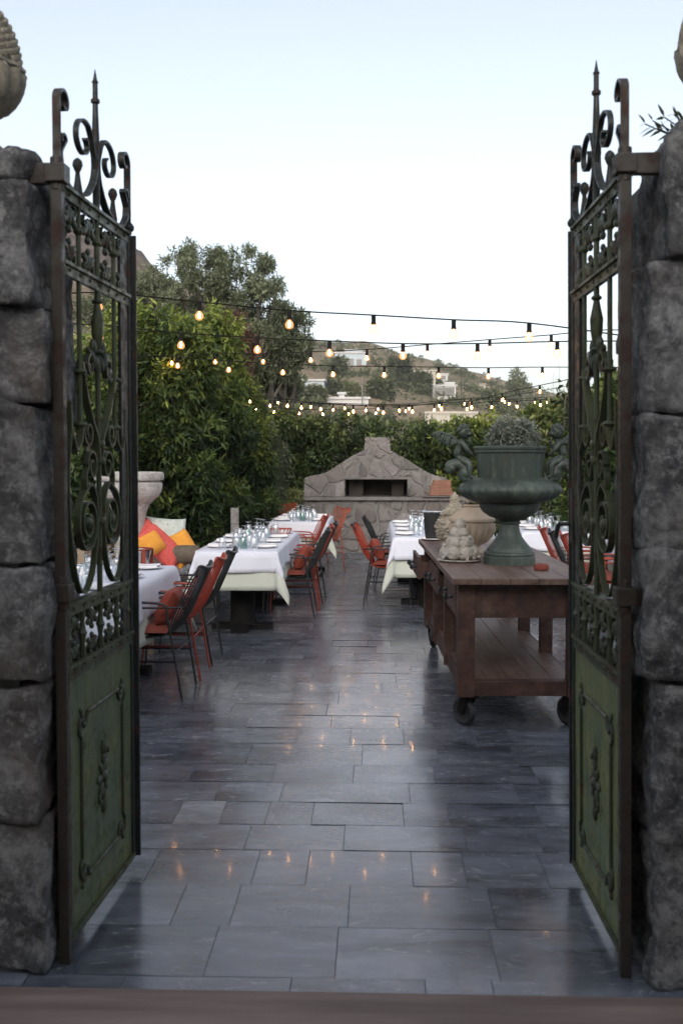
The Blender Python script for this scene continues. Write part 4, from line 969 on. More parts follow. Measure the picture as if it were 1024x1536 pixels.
strands = [
 ('uppermost cable nearest the gates', 6.4, 6.4, [(148,460),(299,474),(434,487),(560,494),(680,501),(793,506)], (60,452), (960,515)),
 ('second cable from the top', 7.3, 7.3, [(150,506),(271.6,518),(386,525),(494,530),(604,534),(715.6,534),(835,531)], (40,490), (960,518)),
 ('cable that rises towards the right gate', 11.4, 8.6, [(258,545),(323,543),(394.7,543),(466,540.5),(550,537.6),(640.6,531),(734,524),(826,517.6),(898,511)], (150,544), (960,502)),
 ('level cable below the two crossing ones', 10.2, 10.2, [(266.6,549),(343,555),(424,559),(499.5,562),(576,563),(657.5,564),(732,565),(812.7,564)], (150,536), (960,556)),
 ('low cable that climbs to the right hedge', 14.6, 13.4, [(258,585),(317.5,596),(375,603),(431,609),(481,614),(529.6,617.5),(574.7,619),(618,618),(661.7,614),(706.7,611.5),(753,600),(809,588),(867,577)], (200,570), (900,566)),
 ('low cable just above the far hedge', 16, 16, [(349,599),(405,609),(452,612),(499.5,615),(548.5,616),(598.7,616),(651,615),(699.7,614),(737,611),(775,610),(810,608),(842,606),(873,602)], (300,590), (900,600)),
 ('rearmost cable at the top of the far hedge', 19.3, 19.3, [(359,607),(384,613),(411,618),(449,620.5),(484,621.5),(522.7,621),(563.5,620),(608,617),(662,610),(696,606),(763.4,606),(802,604),(819,603)], (300,598), (900,595)),
 ('sagging cable among the far bulbs', 17.5, 17.5, [(417,604),(466,611),(516.7,613),(566.7,614),(613,613.5),(658.7,609),(706,605),(756.4,603)], (360,590), (860,580)),
]
ORD = ['first','second','third','fourth','fifth','sixth','seventh','eighth','ninth','tenth','eleventh','twelfth','thirteenth','fourteenth']
for nm, Ya, Yb, pts, ea, eb in strands:
    pp = []; xa, xb = pts[0][0], pts[-1][0]
    for px, py in pts:
        Y = Ya+(Yb-Ya)*(px-xa)/(xb-xa); p = A(px, py, Y); p.z += .080; pp.append(p)
    e0 = A(ea[0], ea[1], Ya); e1 = A(eb[0], eb[1], Yb); e0.z += .03; e1.z += .03
    tag(MB().tube(smoothpath([e0]+[p+Vector((0,0,.004)) for p in pp]+[e1], 5), .0042 if Ya < 12 else .005, 6).build('festoon_cable', M['matte_black'], None, smooth=60), 'black festoon wire carrying bulbs: '+nm, 'cable', 'festoon cables over the terrace')
    for i, p in enumerate(pp): bulb(p, f'{ORD[i]} bulb from the left on the {nm}', random.uniform(0,6))
# ------------------------------------------------------------------ vegetation
def unit(v): return v/np.maximum(np.linalg.norm(v, axis=-1, keepdims=True), 1e-9)
def leaf_mesh(name, m, parent, P, D, L, W, tone, curl=.15, seed=0):
    rg = np.random.default_rng(seed); n = len(P)
    a = unit(D); up = unit(rg.normal(size=(n,3))*.55 + np.array([0,0,1.0])); sd = unit(np.cross(a, up)); nn = np.cross(sd, a)
    L = L*rg.uniform(.45,1.35,(n,1)); W = W*rg.uniform(.75,1.2,(n,1))
    v = np.empty((n,6,3))
    v[:,0] = P; v[:,1] = P+a*L*.35+sd*W*.5+nn*W*.12; v[:,2] = P+a*L*.7+sd*W*.36-nn*L*curl*.5+nn*W*.10
    v[:,3] = P+a*L-nn*L*curl; v[:,4] = P+a*L*.7-sd*W*.36-nn*L*curl*.5+nn*W*.10; v[:,5] = P+a*L*.35-sd*W*.5+nn*W*.12
    mid = np.empty((n,2,3)); mid[:,0] = P+a*L*.35; mid[:,1] = P+a*L*.7-nn*L*curl*.5
    v = np.concatenate([v, mid], 1)   # 8 verts
    fi = np.array([[0,1,6],[0,6,5],[1,2,7],[1,7,6],[6,7,4],[6,4,5],[2,3,7],[7,3,4]])
    idx = (np.arange(n)[:,None,None]*8 + fi[None]).reshape(-1)
    me = bpy.data.meshes.new(name); nf = n*8
    me.vertices.add(n*8); me.vertices.foreach_set('co', v.reshape(-1).astype(np.float32))
    me.loops.add(nf*3); me.loops.foreach_set('vertex_index', idx.astype(np.int32))
    me.polygons.add(nf); me.polygons.foreach_set('loop_start', np.arange(0, nf*3, 3, dtype=np.int32)); me.polygons.foreach_set('loop_total', np.full(nf, 3, dtype=np.int32))
    at = me.attributes.new('tone', 'FLOAT', 'POINT'); at.data.foreach_set('value', np.repeat(tone, 8).astype(np.float32))
    me.update(); me.validate(); me.materials.append(m)
    o = bpy.data.objects.new(name, me); COL.objects.link(o)
    if parent: o.parent = parent
    return o
def crown(parent, name, m, lobes, n, L, W, seed, droop=-.15, out=1.0, shell=.55, tipbias=0.0, curl=.15, twig=5, tone_c=.4, tone_s=.2, org=None, young=0):
    """leaves set on short twigs spread through the lobes (centre, radii)"""
    rg = np.random.default_rng(seed)
    C_ = np.array([tuple(l[0]) for l in lobes]); Rr = np.array([l[1] if hasattr(l[1], '__len__') else (l[1],)*3 for l in lobes]); 
    vol = Rr.prod(1)**(2/3); nt = n//twig
    k = rg.choice(len(lobes), nt, p=vol/vol.sum())
    d = unit(rg.normal(size=(nt,3))); rad = (shell+(1-shell)*rg.random((nt,1)))**.8*rg.uniform(.85,1.12,(nt,1))
    base = C_[k]+d*Rr[k]*rad
    lt = rg.normal(size=len(lobes))*.10
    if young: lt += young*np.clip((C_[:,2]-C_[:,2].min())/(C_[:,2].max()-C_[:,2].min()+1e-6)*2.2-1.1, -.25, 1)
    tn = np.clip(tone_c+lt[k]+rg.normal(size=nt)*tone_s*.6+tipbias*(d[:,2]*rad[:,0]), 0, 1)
    tw = unit(d*out+rg.normal(size=(nt,3))*.5+np.array([0,0,.25]))
    P = []; D = []; T = []
    for j in range(twig):
        s = (j/twig)*L*1.3
        P.append(base+tw*s); D.append(tw*(.35+.5*j/twig)+unit(rg.normal(size=(nt,3)))*.9+np.array([0,0,droop])); T.append(np.clip(tn+rg.normal(size=nt)*tone_s*.5, 0, 1))
    P = np.concatenate(P); D = np.concatenate(D); T = np.concatenate(T)
    if org is not None: P = P-np.array(tuple(org))
    return leaf_mesh(name, m, parent, P, D, L, W, T, curl, seed)
M['bark'] = mat('bark', [(.3,(.030,.027,.023)),(.7,(.085,.078,.066))], 14, .95, bs=.5, bscale=40, stretch=(1,1,.25))
def branches(parent, base, lobes, r, m, seed, fork=.35, n=None):
    rg = random.Random(seed); q = MB(); base = Vector(base)
    ce = sum((Vector(l[0]) for l in lobes), Vector())/len(lobes)
    fk = base.lerp(Vector((ce.x, ce.y, ce.z)), fork); fk.x = base.x+(ce.x-base.x)*fork*.6
    q.tube(smoothpath([base, base.lerp(fk, .5)+Vector((rg.uniform(-.5,.5)*r*2, rg.uniform(-.5,.5)*r*2, 0)), fk], 5), [r*1.25-.4*r*i/10 for i in range(11)], 10)
    for l in (lobes if n is None else rg.sample(lobes, min(n, len(lobes)))):
        e = Vector(l[0]); mdp = fk.lerp(e, .5)+Vector((rg.uniform(-.12,.12), rg.uniform(-.12,.12), rg.uniform(0,.2)))*(e-fk).length
        q.tube(smoothpath([fk, mdp, e], 4), [r*.6*(1-i/9)+r*.10 for i in range(9)], 7)
    return q.build('trunk', m, parent, smooth=60)
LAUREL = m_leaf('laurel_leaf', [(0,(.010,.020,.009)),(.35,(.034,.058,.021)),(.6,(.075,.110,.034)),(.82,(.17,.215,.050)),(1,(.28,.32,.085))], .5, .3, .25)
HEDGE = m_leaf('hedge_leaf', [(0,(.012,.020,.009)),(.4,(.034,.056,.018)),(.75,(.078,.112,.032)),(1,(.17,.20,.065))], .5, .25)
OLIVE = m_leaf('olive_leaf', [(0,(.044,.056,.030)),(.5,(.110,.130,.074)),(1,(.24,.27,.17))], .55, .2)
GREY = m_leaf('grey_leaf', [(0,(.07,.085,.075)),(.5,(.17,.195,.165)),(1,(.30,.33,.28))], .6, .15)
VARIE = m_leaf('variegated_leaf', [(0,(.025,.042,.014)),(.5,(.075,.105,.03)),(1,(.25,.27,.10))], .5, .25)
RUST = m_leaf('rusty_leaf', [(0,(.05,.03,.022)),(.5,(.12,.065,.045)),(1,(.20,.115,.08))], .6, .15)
def lobes_px(lst, Y, dj=.4, seed=0, sq=1.0):
    rg = random.Random(seed); out = []
    for px, py, r in lst:
        yy = Y+rg.uniform(-dj, dj); p = A(px, py, yy); out.append((p, (r/pxm(yy), r/pxm(yy)*1.0, r/pxm(yy)*sq)))
    return out
def rand_lobes(n, x0, x1, y0, y1, Y, r0, r1, seed, top=None, dj=.4):
    """lobes over a pixel rectangle at depth Y; top(px) gives the highest py"""
    rg = random.Random(seed); out = []
    while len(out) < n:
        px, py = rg.uniform(x0, x1), rg.uniform(y0, y1); r = rg.uniform(r0, r1)
        if top and py-r*.8 < top(px): continue
        out.append((px, py, r))
    return lobes_px(out, Y, dj, seed)
def shrub(name, label, cat, lobes, n, L, W, m, seed, base=None, r=.05, trunk_n=14, group=None, **kw):
    ce = sum((Vector(l[0]) for l in lobes), Vector())/len(lobes)
    b0 = Vector(base) if base else Vector((ce.x, ce.y, 0))
    t = thing(name, label, cat, b0, 0, group)
    crown(t, 'crown', m, lobes, n, L, W, seed, org=b0, **kw)
    branches(t, (0,0,-.1), [(Vector(l[0])-b0, l[1]) for l in lobes], r, M['bark'], seed, n=trunk_n)
    return t
lerp = lambda pts: (lambda x: np.interp(x, [p[0] for p in pts], [p[1] for p in pts]))
# tall laurels down the left side
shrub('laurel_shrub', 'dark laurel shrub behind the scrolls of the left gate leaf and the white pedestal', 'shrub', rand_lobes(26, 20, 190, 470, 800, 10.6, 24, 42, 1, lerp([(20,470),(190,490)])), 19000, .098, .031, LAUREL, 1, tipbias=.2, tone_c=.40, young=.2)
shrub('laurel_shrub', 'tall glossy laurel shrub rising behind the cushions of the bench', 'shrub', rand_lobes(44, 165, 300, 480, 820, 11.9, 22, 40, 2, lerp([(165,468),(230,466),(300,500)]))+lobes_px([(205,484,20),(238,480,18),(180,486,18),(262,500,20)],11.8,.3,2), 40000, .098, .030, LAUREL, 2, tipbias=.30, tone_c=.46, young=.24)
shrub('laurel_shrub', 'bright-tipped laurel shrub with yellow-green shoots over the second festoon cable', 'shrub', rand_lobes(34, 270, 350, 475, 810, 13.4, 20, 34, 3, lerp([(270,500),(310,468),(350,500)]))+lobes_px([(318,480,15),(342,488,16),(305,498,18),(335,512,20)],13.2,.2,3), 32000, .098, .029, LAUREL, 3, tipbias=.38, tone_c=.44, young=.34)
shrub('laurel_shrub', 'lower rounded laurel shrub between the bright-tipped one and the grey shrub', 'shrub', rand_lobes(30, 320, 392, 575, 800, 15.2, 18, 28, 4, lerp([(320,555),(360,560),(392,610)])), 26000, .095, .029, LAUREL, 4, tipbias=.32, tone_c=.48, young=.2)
shrub('grey_shrub', 'dull grey-green fine-leaved shrub left of the stone oven', 'shrub', lobes_px([(392,650,22),(405,680,24),(385,700,24),(412,710,20),(398,730,22),(375,725,18),(410,745,14),(388,672,22)], 16.6, .3, 5), 7000, .075, .022, OLIVE, 5, tone_c=.25)
shrub('pale_shrub', 'low yellowish shrub at the foot of the grey shrub beside the oven', 'shrub', lobes_px([(380,752,12),(420,750,14),(440,745,10),(432,768,10),(402,765,12)], 17.4, .2, 6), 2600, .07, .028, VARIE, 6, tone_c=.55)
# clipped hedge behind the oven
hl_ = rand_lobes(120, 395, 690, 622, 800, 19.8, 14, 24, 7, lerp([(395,622),(420,614),(520,622),(600,624),(690,632)]), .5)
hd = thing('clipped_hedge', 'dense clipped evergreen hedge running behind the stone oven', 'hedge', (A(540,700,19.8).x, 19.8, 0))
hl_ += rand_lobes(70, 395, 700, 630, 800, 20.5, 18, 26, 17, lerp([(395,628),(420,620),(520,628),(600,630),(690,638)]), .3)
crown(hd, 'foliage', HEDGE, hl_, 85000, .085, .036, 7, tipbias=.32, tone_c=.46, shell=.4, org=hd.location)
q = MB()
for k in range(14):
    x = -1.9+k*.29+random.uniform(-.08,.08)
    q.tube(smoothpath([(x,0.1,-.1),(x+random.uniform(-.1,.1),.1,.9),(x+random.uniform(-.2,.2),.15,1.9)],4), [.03-.002*i for i in range(9)], 6)
q.build('stems', M['bark'], hd, smooth=60)
# right side
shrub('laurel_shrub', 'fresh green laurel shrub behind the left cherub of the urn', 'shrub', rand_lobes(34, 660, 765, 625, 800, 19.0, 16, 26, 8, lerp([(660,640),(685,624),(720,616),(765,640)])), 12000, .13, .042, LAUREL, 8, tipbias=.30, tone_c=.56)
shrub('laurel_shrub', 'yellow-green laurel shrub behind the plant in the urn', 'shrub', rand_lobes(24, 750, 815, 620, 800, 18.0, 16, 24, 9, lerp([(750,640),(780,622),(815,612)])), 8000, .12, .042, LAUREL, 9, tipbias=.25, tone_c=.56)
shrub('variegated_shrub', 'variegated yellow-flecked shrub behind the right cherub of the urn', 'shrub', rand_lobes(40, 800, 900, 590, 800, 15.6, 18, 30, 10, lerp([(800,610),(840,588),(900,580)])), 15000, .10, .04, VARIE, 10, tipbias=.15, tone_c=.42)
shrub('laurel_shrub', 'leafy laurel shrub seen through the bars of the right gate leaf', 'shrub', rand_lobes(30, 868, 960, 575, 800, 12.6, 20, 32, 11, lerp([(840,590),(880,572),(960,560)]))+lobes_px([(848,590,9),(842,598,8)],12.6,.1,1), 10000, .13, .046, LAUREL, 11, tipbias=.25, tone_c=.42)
# plant in the urn
up_c = Vector(urn.location)+Vector((.03,0,.70))
pl = thing('silver_bush', 'rounded silver-grey bush growing in the green urn', 'potted bush', up_c)
rg = random.Random(5)
crown(pl, 'crown', GREY, [((rg.uniform(-.11,.11), rg.uniform(-.11,.11), .10+rg.uniform(-.04,.08)), rg.uniform(.06,.085)) for k in range(26)], 22000, .014, .010, 12, tone_c=.62, tone_s=.10, tipbias=.15, twig=6, curl=.05)
branches(pl, (0,0,-.06), [((rg.uniform(-.12,.12), rg.uniform(-.1,.1), .13), .05) for k in range(10)], .012, M['bark'], 3)
# olive sprig on the right pier
sp = thing('olive_sprig', 'small olive sprig overhanging the top of the right pier', 'twig', (1.02, 3.45, 2.52))
q = MB(); tips = []
for (px, py) in ((967,186),(978,181),(996,176),(1010,172),(985,192),(1020,180)):
    e = A(px, py, 3.45)-Vector(sp.location); st = Vector((.12,.05,-.06))
    mid = st.lerp(e, .5)+Vector((0,0,.02)); pth = smoothpath([st, mid, e], 5); q.tube(pth, .0022, 5); tips.append(pth)
q.build('stem', M['bark'], sp)
P = []; D = []
for pth in tips:
    for i in range(3, len(pth)):
        for s in (-1, 1):
            if random.random() < .8: P.append(tuple(pth[i])); t_ = (pth[i]-pth[i-1]).normalized(); D.append(tuple(t_+Vector((0,random.uniform(-.5,.5),s*.8))))
leaf_mesh('leaves', OLIVE, sp, np.array(P), np.array(D), .046, .011, np.random.default_rng(1).uniform(.0,.4,len(P)), .1, 3)
def oliv(l, seed):
    '''break each mass into smaller tufts so that the sky shows between them'''
    rg = random.Random(seed); out = []
    for px, py, r in l:
        for k in range(5):
            a, d = rg.uniform(0, 6.283), r*rg.uniform(.35, 1.0)
            out.append((px+d*math.cos(a), py+d*math.sin(a)*.9, r*rg.uniform(.26, .46)))
    return out
# big olive trees beyond the garden
shrub('olive_tree', 'tallest silvery olive tree rising above the left laurels against the sky', 'tree', lobes_px(oliv([(300,398,30),(340,392,30),(372,402,32),(398,424,24),(275,425,30),(310,440,36),(350,430,36),(385,450,32),(262,388,14),(290,380,16),(330,376,12),(368,384,14),(412,440,16),(270,462,32),(310,480,36),(355,475,36),(395,480,26),(415,465,14),(250,440,20),(345,515,36),(385,520,34),(300,520,30)], 5), 25, 1.1, 12), 46000, .095, .027, OLIVE, 13, base=(A(340,700,25).x, 25, -.1), r=.17, tone_c=.52, shell=.35, tipbias=.22)
shrub('olive_tree', 'smaller dark olive tree to the right of the tallest one', 'tree', lobes_px(oliv([(425,478,18),(450,480,14),(442,500,22),(418,510,26),(455,512,12),(430,535,26),(405,550,30),(448,540,14),(395,585,28),(425,575,24),(385,560,24)], 6), 22.5, .7, 14), 15000, .11, .03, OLIVE, 14, base=(A(415,700,22.5).x, 22.5, -.1), r=.10, tone_c=.24, shell=.35, tipbias=.18)
shrub('olive_tree', 'hazy pale olive tree left of the tallest one, below the rocky crest', 'tree', lobes_px([(205,430,18),(230,425,22),(250,440,20),(215,455,24),(245,465,26),(190,450,18),(270,480,24),(225,485,26),(195,480,20),(160,460,20),(130,470,20)], 34, 1.5, 15), 12000, .17, .05, OLIVE, 15, base=(A(220,700,34).x, 34, -.1), r=.25, tone_c=.50, shell=.3, tipbias=.1)
shrub('rusty_shrub', 'reddish-brown thin shrub between the bright laurel and the dark olive', 'shrub', lobes_px([(350,505,22),(345,530,22),(362,545,20),(352,480,14),(372,520,16),(360,570,20),(368,600,18)], 18.5, .5, 16), 6500, .085, .026, RUST, 16, r=.06, shell=.2, tone_c=.35)
# ------------------------------------------------------------------ hills
CREST = [(-700,420,150),(-300,330,150),(60,300,150),(150,345,150),(185,371,150),(212,380,152),(232,398,156),(250,414,160),(300,436,175),(380,470,220),(440,500,280),(470,513,300),(520,516,310),(545,512,310),(575,520,310),(600,533,310),(640,540,315),(670,549,320),(720,560,330),(760,574,340),(800,585,345),(850,597,350),(930,612,360),(1050,622,380),(1700,640,420)]
cx_, cy_, cd_ = [np.array([c[i] for c in CREST], float) for i in range(3)]
def hill_h(px, t):
    """height and depth at photo column px and fraction t of the way to the crest"""
    D = np.interp(px, cx_, cd_); sil = np.interp(px, cx_, cy_); H = 1.57+(688-sil)/F*D
    Y = 42+(D-42)*t; tt = min(t, 1.0)
    h = -.6+(H+.6)*(tt**1.25 if px > 420 else tt**1.05)
    if t > 1: h = H-(t-1)*D*.25
    return Y, h
def hill_pt(px, t, bump_=True):
    Y, h = hill_h(px, t); x = (px-563)/F*Y
    if bump_ and 0.02 < t < 1.35:
        a = min(1, t*4)
        n = noise.fractal(Vector((x*.05, Y*.05, 1)), 1, 2, 4)*1.3
        if px < 330: n += (noise.fractal(Vector((x*.12, Y*.05, h*.5)), .8, 2.2, 4)*1.1 + (math.floor(h*.55+.8*noise.noise(Vector((x*.1,Y*.1,3))))/.55-h)*.6*min(1,max(0,(t-.6)*4)))
        h += n*a*(.5 if t > .93 else 1)
    return Vector((x, Y, h))
q = MB(); NU, NT = 210, 66
q.grid(NU, NT, lambda u, v: hill_pt(-700+2400*u, v*1.5))
def m_hill():
    m, nt, b = new_mat('hillside'); co = coords(nt, (1,1,1), True); st = coords(nt, (.25,.25,3), True)
    n1 = noise_n(nt, co, .09, 10, .65); n2 = noise_n(nt, co, .5, 8, .7); n3 = noise_n(nt, st, .35, 8, .7)
    c = ramp(nt, n1, [(.30,(.12,.12,.065)),(.45,(.22,.18,.115)),(.6,(.31,.24,.165)),(.75,(.38,.28,.20))]).outputs[0]
    t = ramp(nt, n2, [(.3,g3(.55)),(.7,g3(1.35))]).outputs[0]; c = mixc(nt, 1, c, t, 'MULTIPLY')
    # bare rock on the left crest (by place and height)
    ge = nd(nt, 'ShaderNodeNewGeometry'); sx = nd(nt, 'ShaderNodeSeparateXYZ'); nt.links.new(ge.outputs['Position'], sx.inputs[0])
    xm = nd(nt, 'ShaderNodeMapRange'); nt.links.new(sx.outputs['X'], xm.inputs[0]); xm.inputs[1].default_value = -24; xm.inputs[2].default_value = -34
    zm = nd(nt, 'ShaderNodeMapRange'); nt.links.new(sx.outputs['Z'], zm.inputs[0]); zm.inputs[1].default_value = 15; zm.inputs[2].default_value = 22
    mu = nd(nt, 'ShaderNodeMath', operation='MULTIPLY'); nt.links.new(xm.outputs[0], mu.inputs[0]); nt.links.new(zm.outputs[0], mu.inputs[1])
    rk = ramp(nt, n3, [(.3,(.075,.058,.052)),(.5,(.15,.12,.105)),(.7,(.22,.18,.155))]).outputs[0]
    c = mixc(nt, mu.outputs[0], c, rk)
    nt.links.new(c, b.inputs['Base Color']); b.inputs['Roughness'].default_value = .95; b.inputs['Specular IOR Level'].default_value = .1
    p = bump(nt, b, n2, .6, .6); bump(nt, b, n3, .7, .8, p); return m
tag(q.build('hills', m_hill(), smooth=180, fix=False), kind='structure')
def hill_at(px, py):
    lo, hi = .0, 1.0
    for _ in range(40):
        mid = (lo+hi)/2; Y, h = hill_h(px, mid)
        if (h-1.57)/Y*F < 688-py: lo = mid
        else: hi = mid
    return hill_pt(px, lo, True), lo
# scrub: countless bushes dotting the slope, one mass
rg = np.random.default_rng(21); P = []; D = []; T = []; rr = random.Random(21)
for k in range(1500):
    px = rr.uniform(150, 940); t = rr.uniform(.05, 1.0)**.7
    p = hill_pt(px, t); dens = noise.noise(Vector((p.x*.035, p.y*.035, 2)))
    if px < 330 and t > .7: continue
    if dens < .02 and rr.random() < .85: continue
    s = rr.uniform(.5, 1.7)*(.6 if t > .9 else 1)*(1 if p.y > 120 else .7); n = 44
    d = unit(rg.normal(size=(n,3))); pos = np.array(tuple(p))+d*np.array([s, s, s*.75])*rg.uniform(.5,1,(n,1))+np.array([0,0,s*.35])
    P.append(pos); D.append(d+np.array([0,0,.3])); T.append(np.clip(rg.normal(size=n)*.15+rr.uniform(.15,.6),0,1))
SCRUB = m_leaf('scrub_leaf', [(0,(.042,.052,.027)),(.5,(.105,.125,.060)),(1,(.20,.21,.115))], .7, .15)
tag(leaf_mesh('hillside_scrub', SCRUB, None, np.concatenate(P), np.concatenate(D), .55, .36, np.concatenate(T), .1, 4), kind='stuff')
# single trees among the houses
for i, (px, py, w, h, tc_, lab) in enumerate([
    (437,606,26,34,.22,'dark round tree left of the lower white house on the hill'), (500,592,16,22,.3,'small green tree between the low white house and the long wall on the hill'),
    (472,612,16,18,.45,'light green bush before the long pale wall on the hill'), (526,607,20,16,.5,'yellow-green bush at the right end of the long pale wall'),
    (596,578,26,48,.2,'dark broad tree left of the cream house on the hill'), (632,588,28,30,.25,'dark tree in front of the cream house on the hill'),
    (572,606,30,22,.3,'olive-grey tree above the middle of the clipped hedge'), (508,575,18,26,.28,'dark tree below the white two-storey house'),
    (777,606,34,50,.55,'pale green tree at the foot of the hill right of the white box house'), (742,615,26,30,.5,'yellow-green tree below the white box house')]):
    p, t = hill_at(px, py); Y = p.y; wm, hm = w/pxm(Y), h/pxm(Y); rg_ = random.Random(i)
    lob = [(p+Vector((rg_.uniform(-.3,.3)*wm, rg_.uniform(-.3,.3)*wm, hm*rg_.uniform(.3,.85))), wm*rg_.uniform(.18,.28)) for k in range(12)]
    shrub('hill_tree', lab, 'tree', lob, 2600, .60, .34, SCRUB, 60+i, base=p-Vector((0,0,.5)), r=.25, trunk_n=5, tone_c=tc_, shell=.3, tipbias=.2, group='trees among the hill houses')
p, t = hill_at(608, 581); cyp = thing('cypress_tree', 'thin dark cypress in front of the cream house on the hill', 'tree', p)
crown(cyp, 'crown', SCRUB, [((0,0,1.0+k*.65), (.75-.08*k,.75-.08*k,.8)) for k in range(8)], 1400, .7, .35, 80, tone_c=.1)
MB().tube([(0,0,-.5),(0,0,1.2)], .2, 8).build('trunk', M['bark'], cyp)
# ------------------------------------------------------------------ houses on the hill
WH = mat('limewash', [(.3,(.46,.46,.46)),(.7,(.54,.54,.54))], .6, .9); WB = mat('limewash_blue', [(.3,(.36,.41,.45)),(.7,(.42,.48,.52))], .6, .9)
CRM = mat('cream_render', [(.3,(.38,.36,.31)),(.7,(.46,.43,.38))], .6, .9); RFD = mat('flat_roof', [(.3,(.24,.21,.18)),(.7,(.34,.30,.26))], .8, .9)
WIN = mat('dark_window', [(.3,(.02,.024,.03)),(.7,(.04,.046,.055))], 1, .15)
def house(label, x0, x1, yt, yb, m, wins, roofm=None, depth=6, step=None, name='hill_house', cat='house', rz=0):
    p, t = hill_at((x0+x1)/2, yb); s = 1/pxm(p.y); w = (x1-x0)*s; h = (yb-yt)*s
    c = Vector((((x0+x1)/2-563)*s, p.y, 1.57+(688-yb)*s))
    r = thing(name, label, cat, c, rz)
    wall = MB().box((0, depth/2, h/2-2), (w, depth, h+4)); 
    if step: wall.box((step[0]*w, depth/2+1.2, h+step[2]*h/2), (step[1]*w, depth*.7, step[2]*h))
    wall.build('wall', m, r)
    q = MB(); q.box((0, depth/2, h+.12), (w+.5, depth+.5, .24))
    if step: q.box((step[0]*w, depth/2+1.2, h+step[2]*h+.12), (step[1]*w+.4, depth*.7+.4, .24))
    q.build('roof', roofm or m, r)
    for u, v, a, b in wins:
        z = v*h
        f = MB(); f.box((u*w, -.03, z), (a+.3, .12, b+.3)).build('window', m, r); wn = r.children[-1]
        MB().box((u*w, -.08, z), (a, .06, b)).build('pane', WIN, wn)
    return r
house('white two-storey house high on the hill below the crest', 502, 549, 531, 553, WB, [(-.3,.3,1.1,1.8),(-.02,.3,1.5,1.9),(.27,.35,1,1.4)], WH, 7, (.1,.55,.25))
house('white box house with small windows left of centre on the lower hill', 441, 486, 572, 591, WB, [(-.25,.5,.9,1.1),(.2,.5,.9,1.1)], WH, 6)
house('cream low house just above the long pale wall on the hill', 443, 474, 588, 607, CRM, [(.2,.45,1.0,1.0)], CRM, 4)
house('cream house with long flat roof behind the cypress on the hill', 605, 652, 558, 576, CRM, [(-.3,.45,1.2,1.3),(.0,.45,1.6,1.5),(.3,.45,1.2,1.3)], CRM, 7)
house('small white terraced house with open arches at mid-slope', 648, 682, 580, 594, WH, [(-.25,.4,1.6,1.5),(.2,.4,1.9,1.5)], WH, 5, (.25,.4,.35))
house('house with dark overhanging roof and wide veranda on the right slope', 697, 726, 578, 591, CRM, [(-.1,.5,4.0,1.2)], RFD, 6)
house('white cube house at the right foot of the hill', 730, 745, 592, 605, WH, [(.1,.5,.8,.9)], WH, 5)
house('pale grey-white house left of the crest among dark trees', 656, 670, 563, 572, WH, [(0,.5,1.2,.9)], WH, 4)
ln = house('long low pale wall with a square chimney-like block on the lower hill', 490, 552, 599, 613, WH, [], WH, 3, (-.15,.14,.6), 'garden_wall', 'wall')
# nearer pale building behind the fresh laurel
c = A(676, 700, 118); c.z = -1; s = 118/F
hb = thing('pale_building', 'pale cream flat-roofed building just behind the hedge, right of the oven', 'building', (c.x, 118, -1))
zt = 1.57+(688-621)*s+1
MB().box((0,4,zt/2), (78*s,8,zt)).build('wall', CRM, hb); MB().box((0,4,zt+.12), (80*s,8.4,.25)).build('roof', CRM, hb)
f = MB().box((-26*s,-.04,zt-22*s), (15*s,.14,14*s)).build('window', WH, hb); MB().box((-26*s,-.10,zt-22*s), (11*s,.08,12*s)).build('pane', WIN, f)
POLE = mat('weathered_pole', [(.3,(.16,.155,.15)),(.7,(.24,.235,.225))], 4, .9)
# thin masts and poles
for i, (px, yt, yb, lab) in enumerate([(543,568,612,'thin pale pole right of the low white house on the hill'),(690,560,606,'dark utility pole beside the veranda house'),(826,560,592,'shorter thin mast on the right skyline'),(835,543,594,'taller thin mast on the right skyline'),(783,588,612,'grey utility pole at the right foot of the hill')]):
    p, t = hill_at(px, yb); hm = (yb-yt)/pxm(p.y)
    q = MB(); q.tube([(0,0,-1),(0,0,hm)], [.09,.05], 6)
    if i in (1,4): q.box((0,0,hm-.5), (1.6,.12,.12))
    tag(q.build('utility_pole', POLE if i not in (1,) else M['bark'], None, p), lab, 'pole')
HAZE = .0004

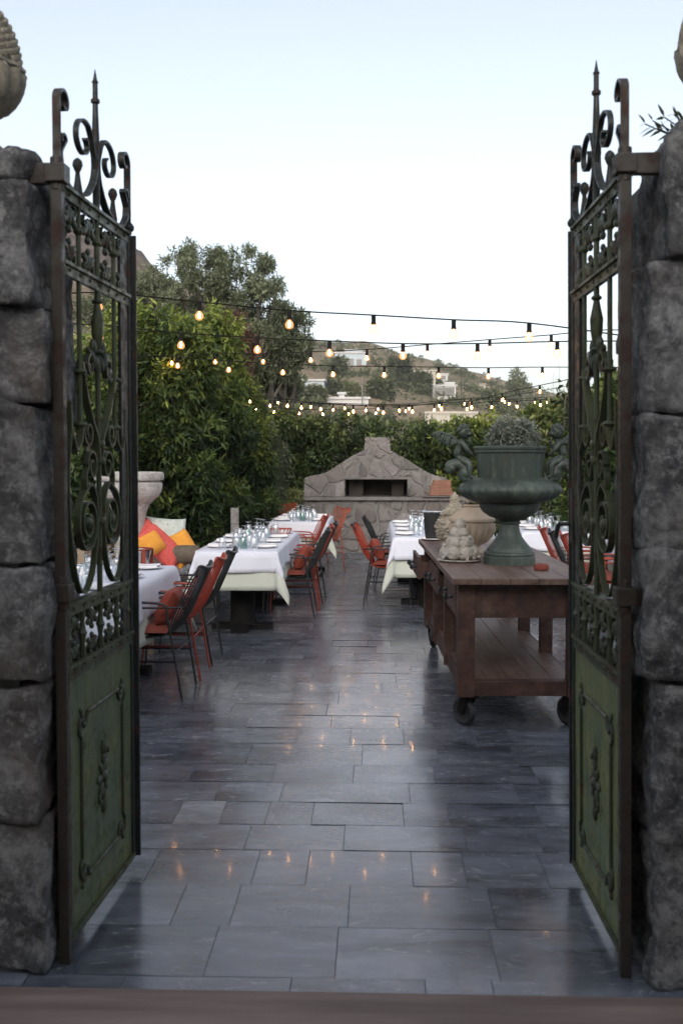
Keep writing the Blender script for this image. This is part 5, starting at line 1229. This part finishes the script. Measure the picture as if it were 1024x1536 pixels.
# ------------------------------------------------------------------ unseen house added behind the viewer to shade the foreground
hs = thing('added_shade_house', 'plain rendered house added unseen behind the viewer to shade the gateway', 'house', (0, -2.6, 0))
MB().box((0,-.2,2.3), (16,.4,4.6)).build('wall', CRM, hs)
MB().box((0,-.1,4.7), (16.4,1.0,.2)).build('roof', brick_m, hs)
q = MB().box((2.2,.02,1.1), (1.0,.05,2.2)).build('door', M['trolley_wood'], hs)
# ------------------------------------------------------------------ thin evening haze round the whole scene
hz = MB().box((0,285,25), (1500,640,56)); hm = bpy.data.materials.new('haze'); hm.use_nodes = True; hn = hm.node_tree; hn.nodes.remove(hn.nodes['Principled BSDF'])
pv = hn.nodes.new('ShaderNodeVolumePrincipled'); pv.inputs['Color'].default_value = (.86,.88,.92,1); pv.inputs['Density'].default_value = HAZE; hn.links.new(pv.outputs[0], hn.nodes['Material Output'].inputs['Volume'])
tag(hz.build('haze', hm), kind='stuff')
# ------------------------------------------------------------------ dusk light
w = bpy.data.worlds.new('World'); S.world = w; w.use_nodes = True; nt = w.node_tree
bg = nt.nodes['Background']; sky = nt.nodes.new('ShaderNodeTexSky'); sky.sky_type = 'NISHITA'; sky.sun_disc = False
SE, SR = R(24.0), R(184)
sky.sun_elevation = SE; sky.sun_rotation = SR; sky.air_density = 1.0; sky.dust_density = 2.8; sky.ozone_density = 1.0; sky.altitude = 0
hs_ = nd(nt, 'ShaderNodeHueSaturation'); hs_.inputs['Saturation'].default_value = .49
nt.links.new(sky.outputs[0], hs_.inputs['Color'])
nt.links.new(hs_.outputs[0], bg.inputs[0]); bg.inputs[1].default_value = .060
sl = bpy.data.lights.new('sun', 'SUN'); so = bpy.data.objects.new('sun', sl); COL.objects.link(so)
sl.energy = .12; sl.angle = R(25); sl.color = (1, .93, .86)
sd = Vector((math.sin(SR)*math.cos(SE), math.cos(SR)*math.cos(SE), math.sin(SE)))
so.rotation_euler = sd.to_track_quat('Z', 'Y').to_euler()
vs = S.view_settings; vs.view_transform = 'Standard'; vs.look = 'None'; vs.gamma = 1; vs.use_curve_mapping = False; vs.exposure = 2.16
S.cycles.max_bounces = 8; S.cycles.transparent_max_bounces = 12; S.cycles.use_denoising = True; S.cycles.sample_clamp_indirect = 4
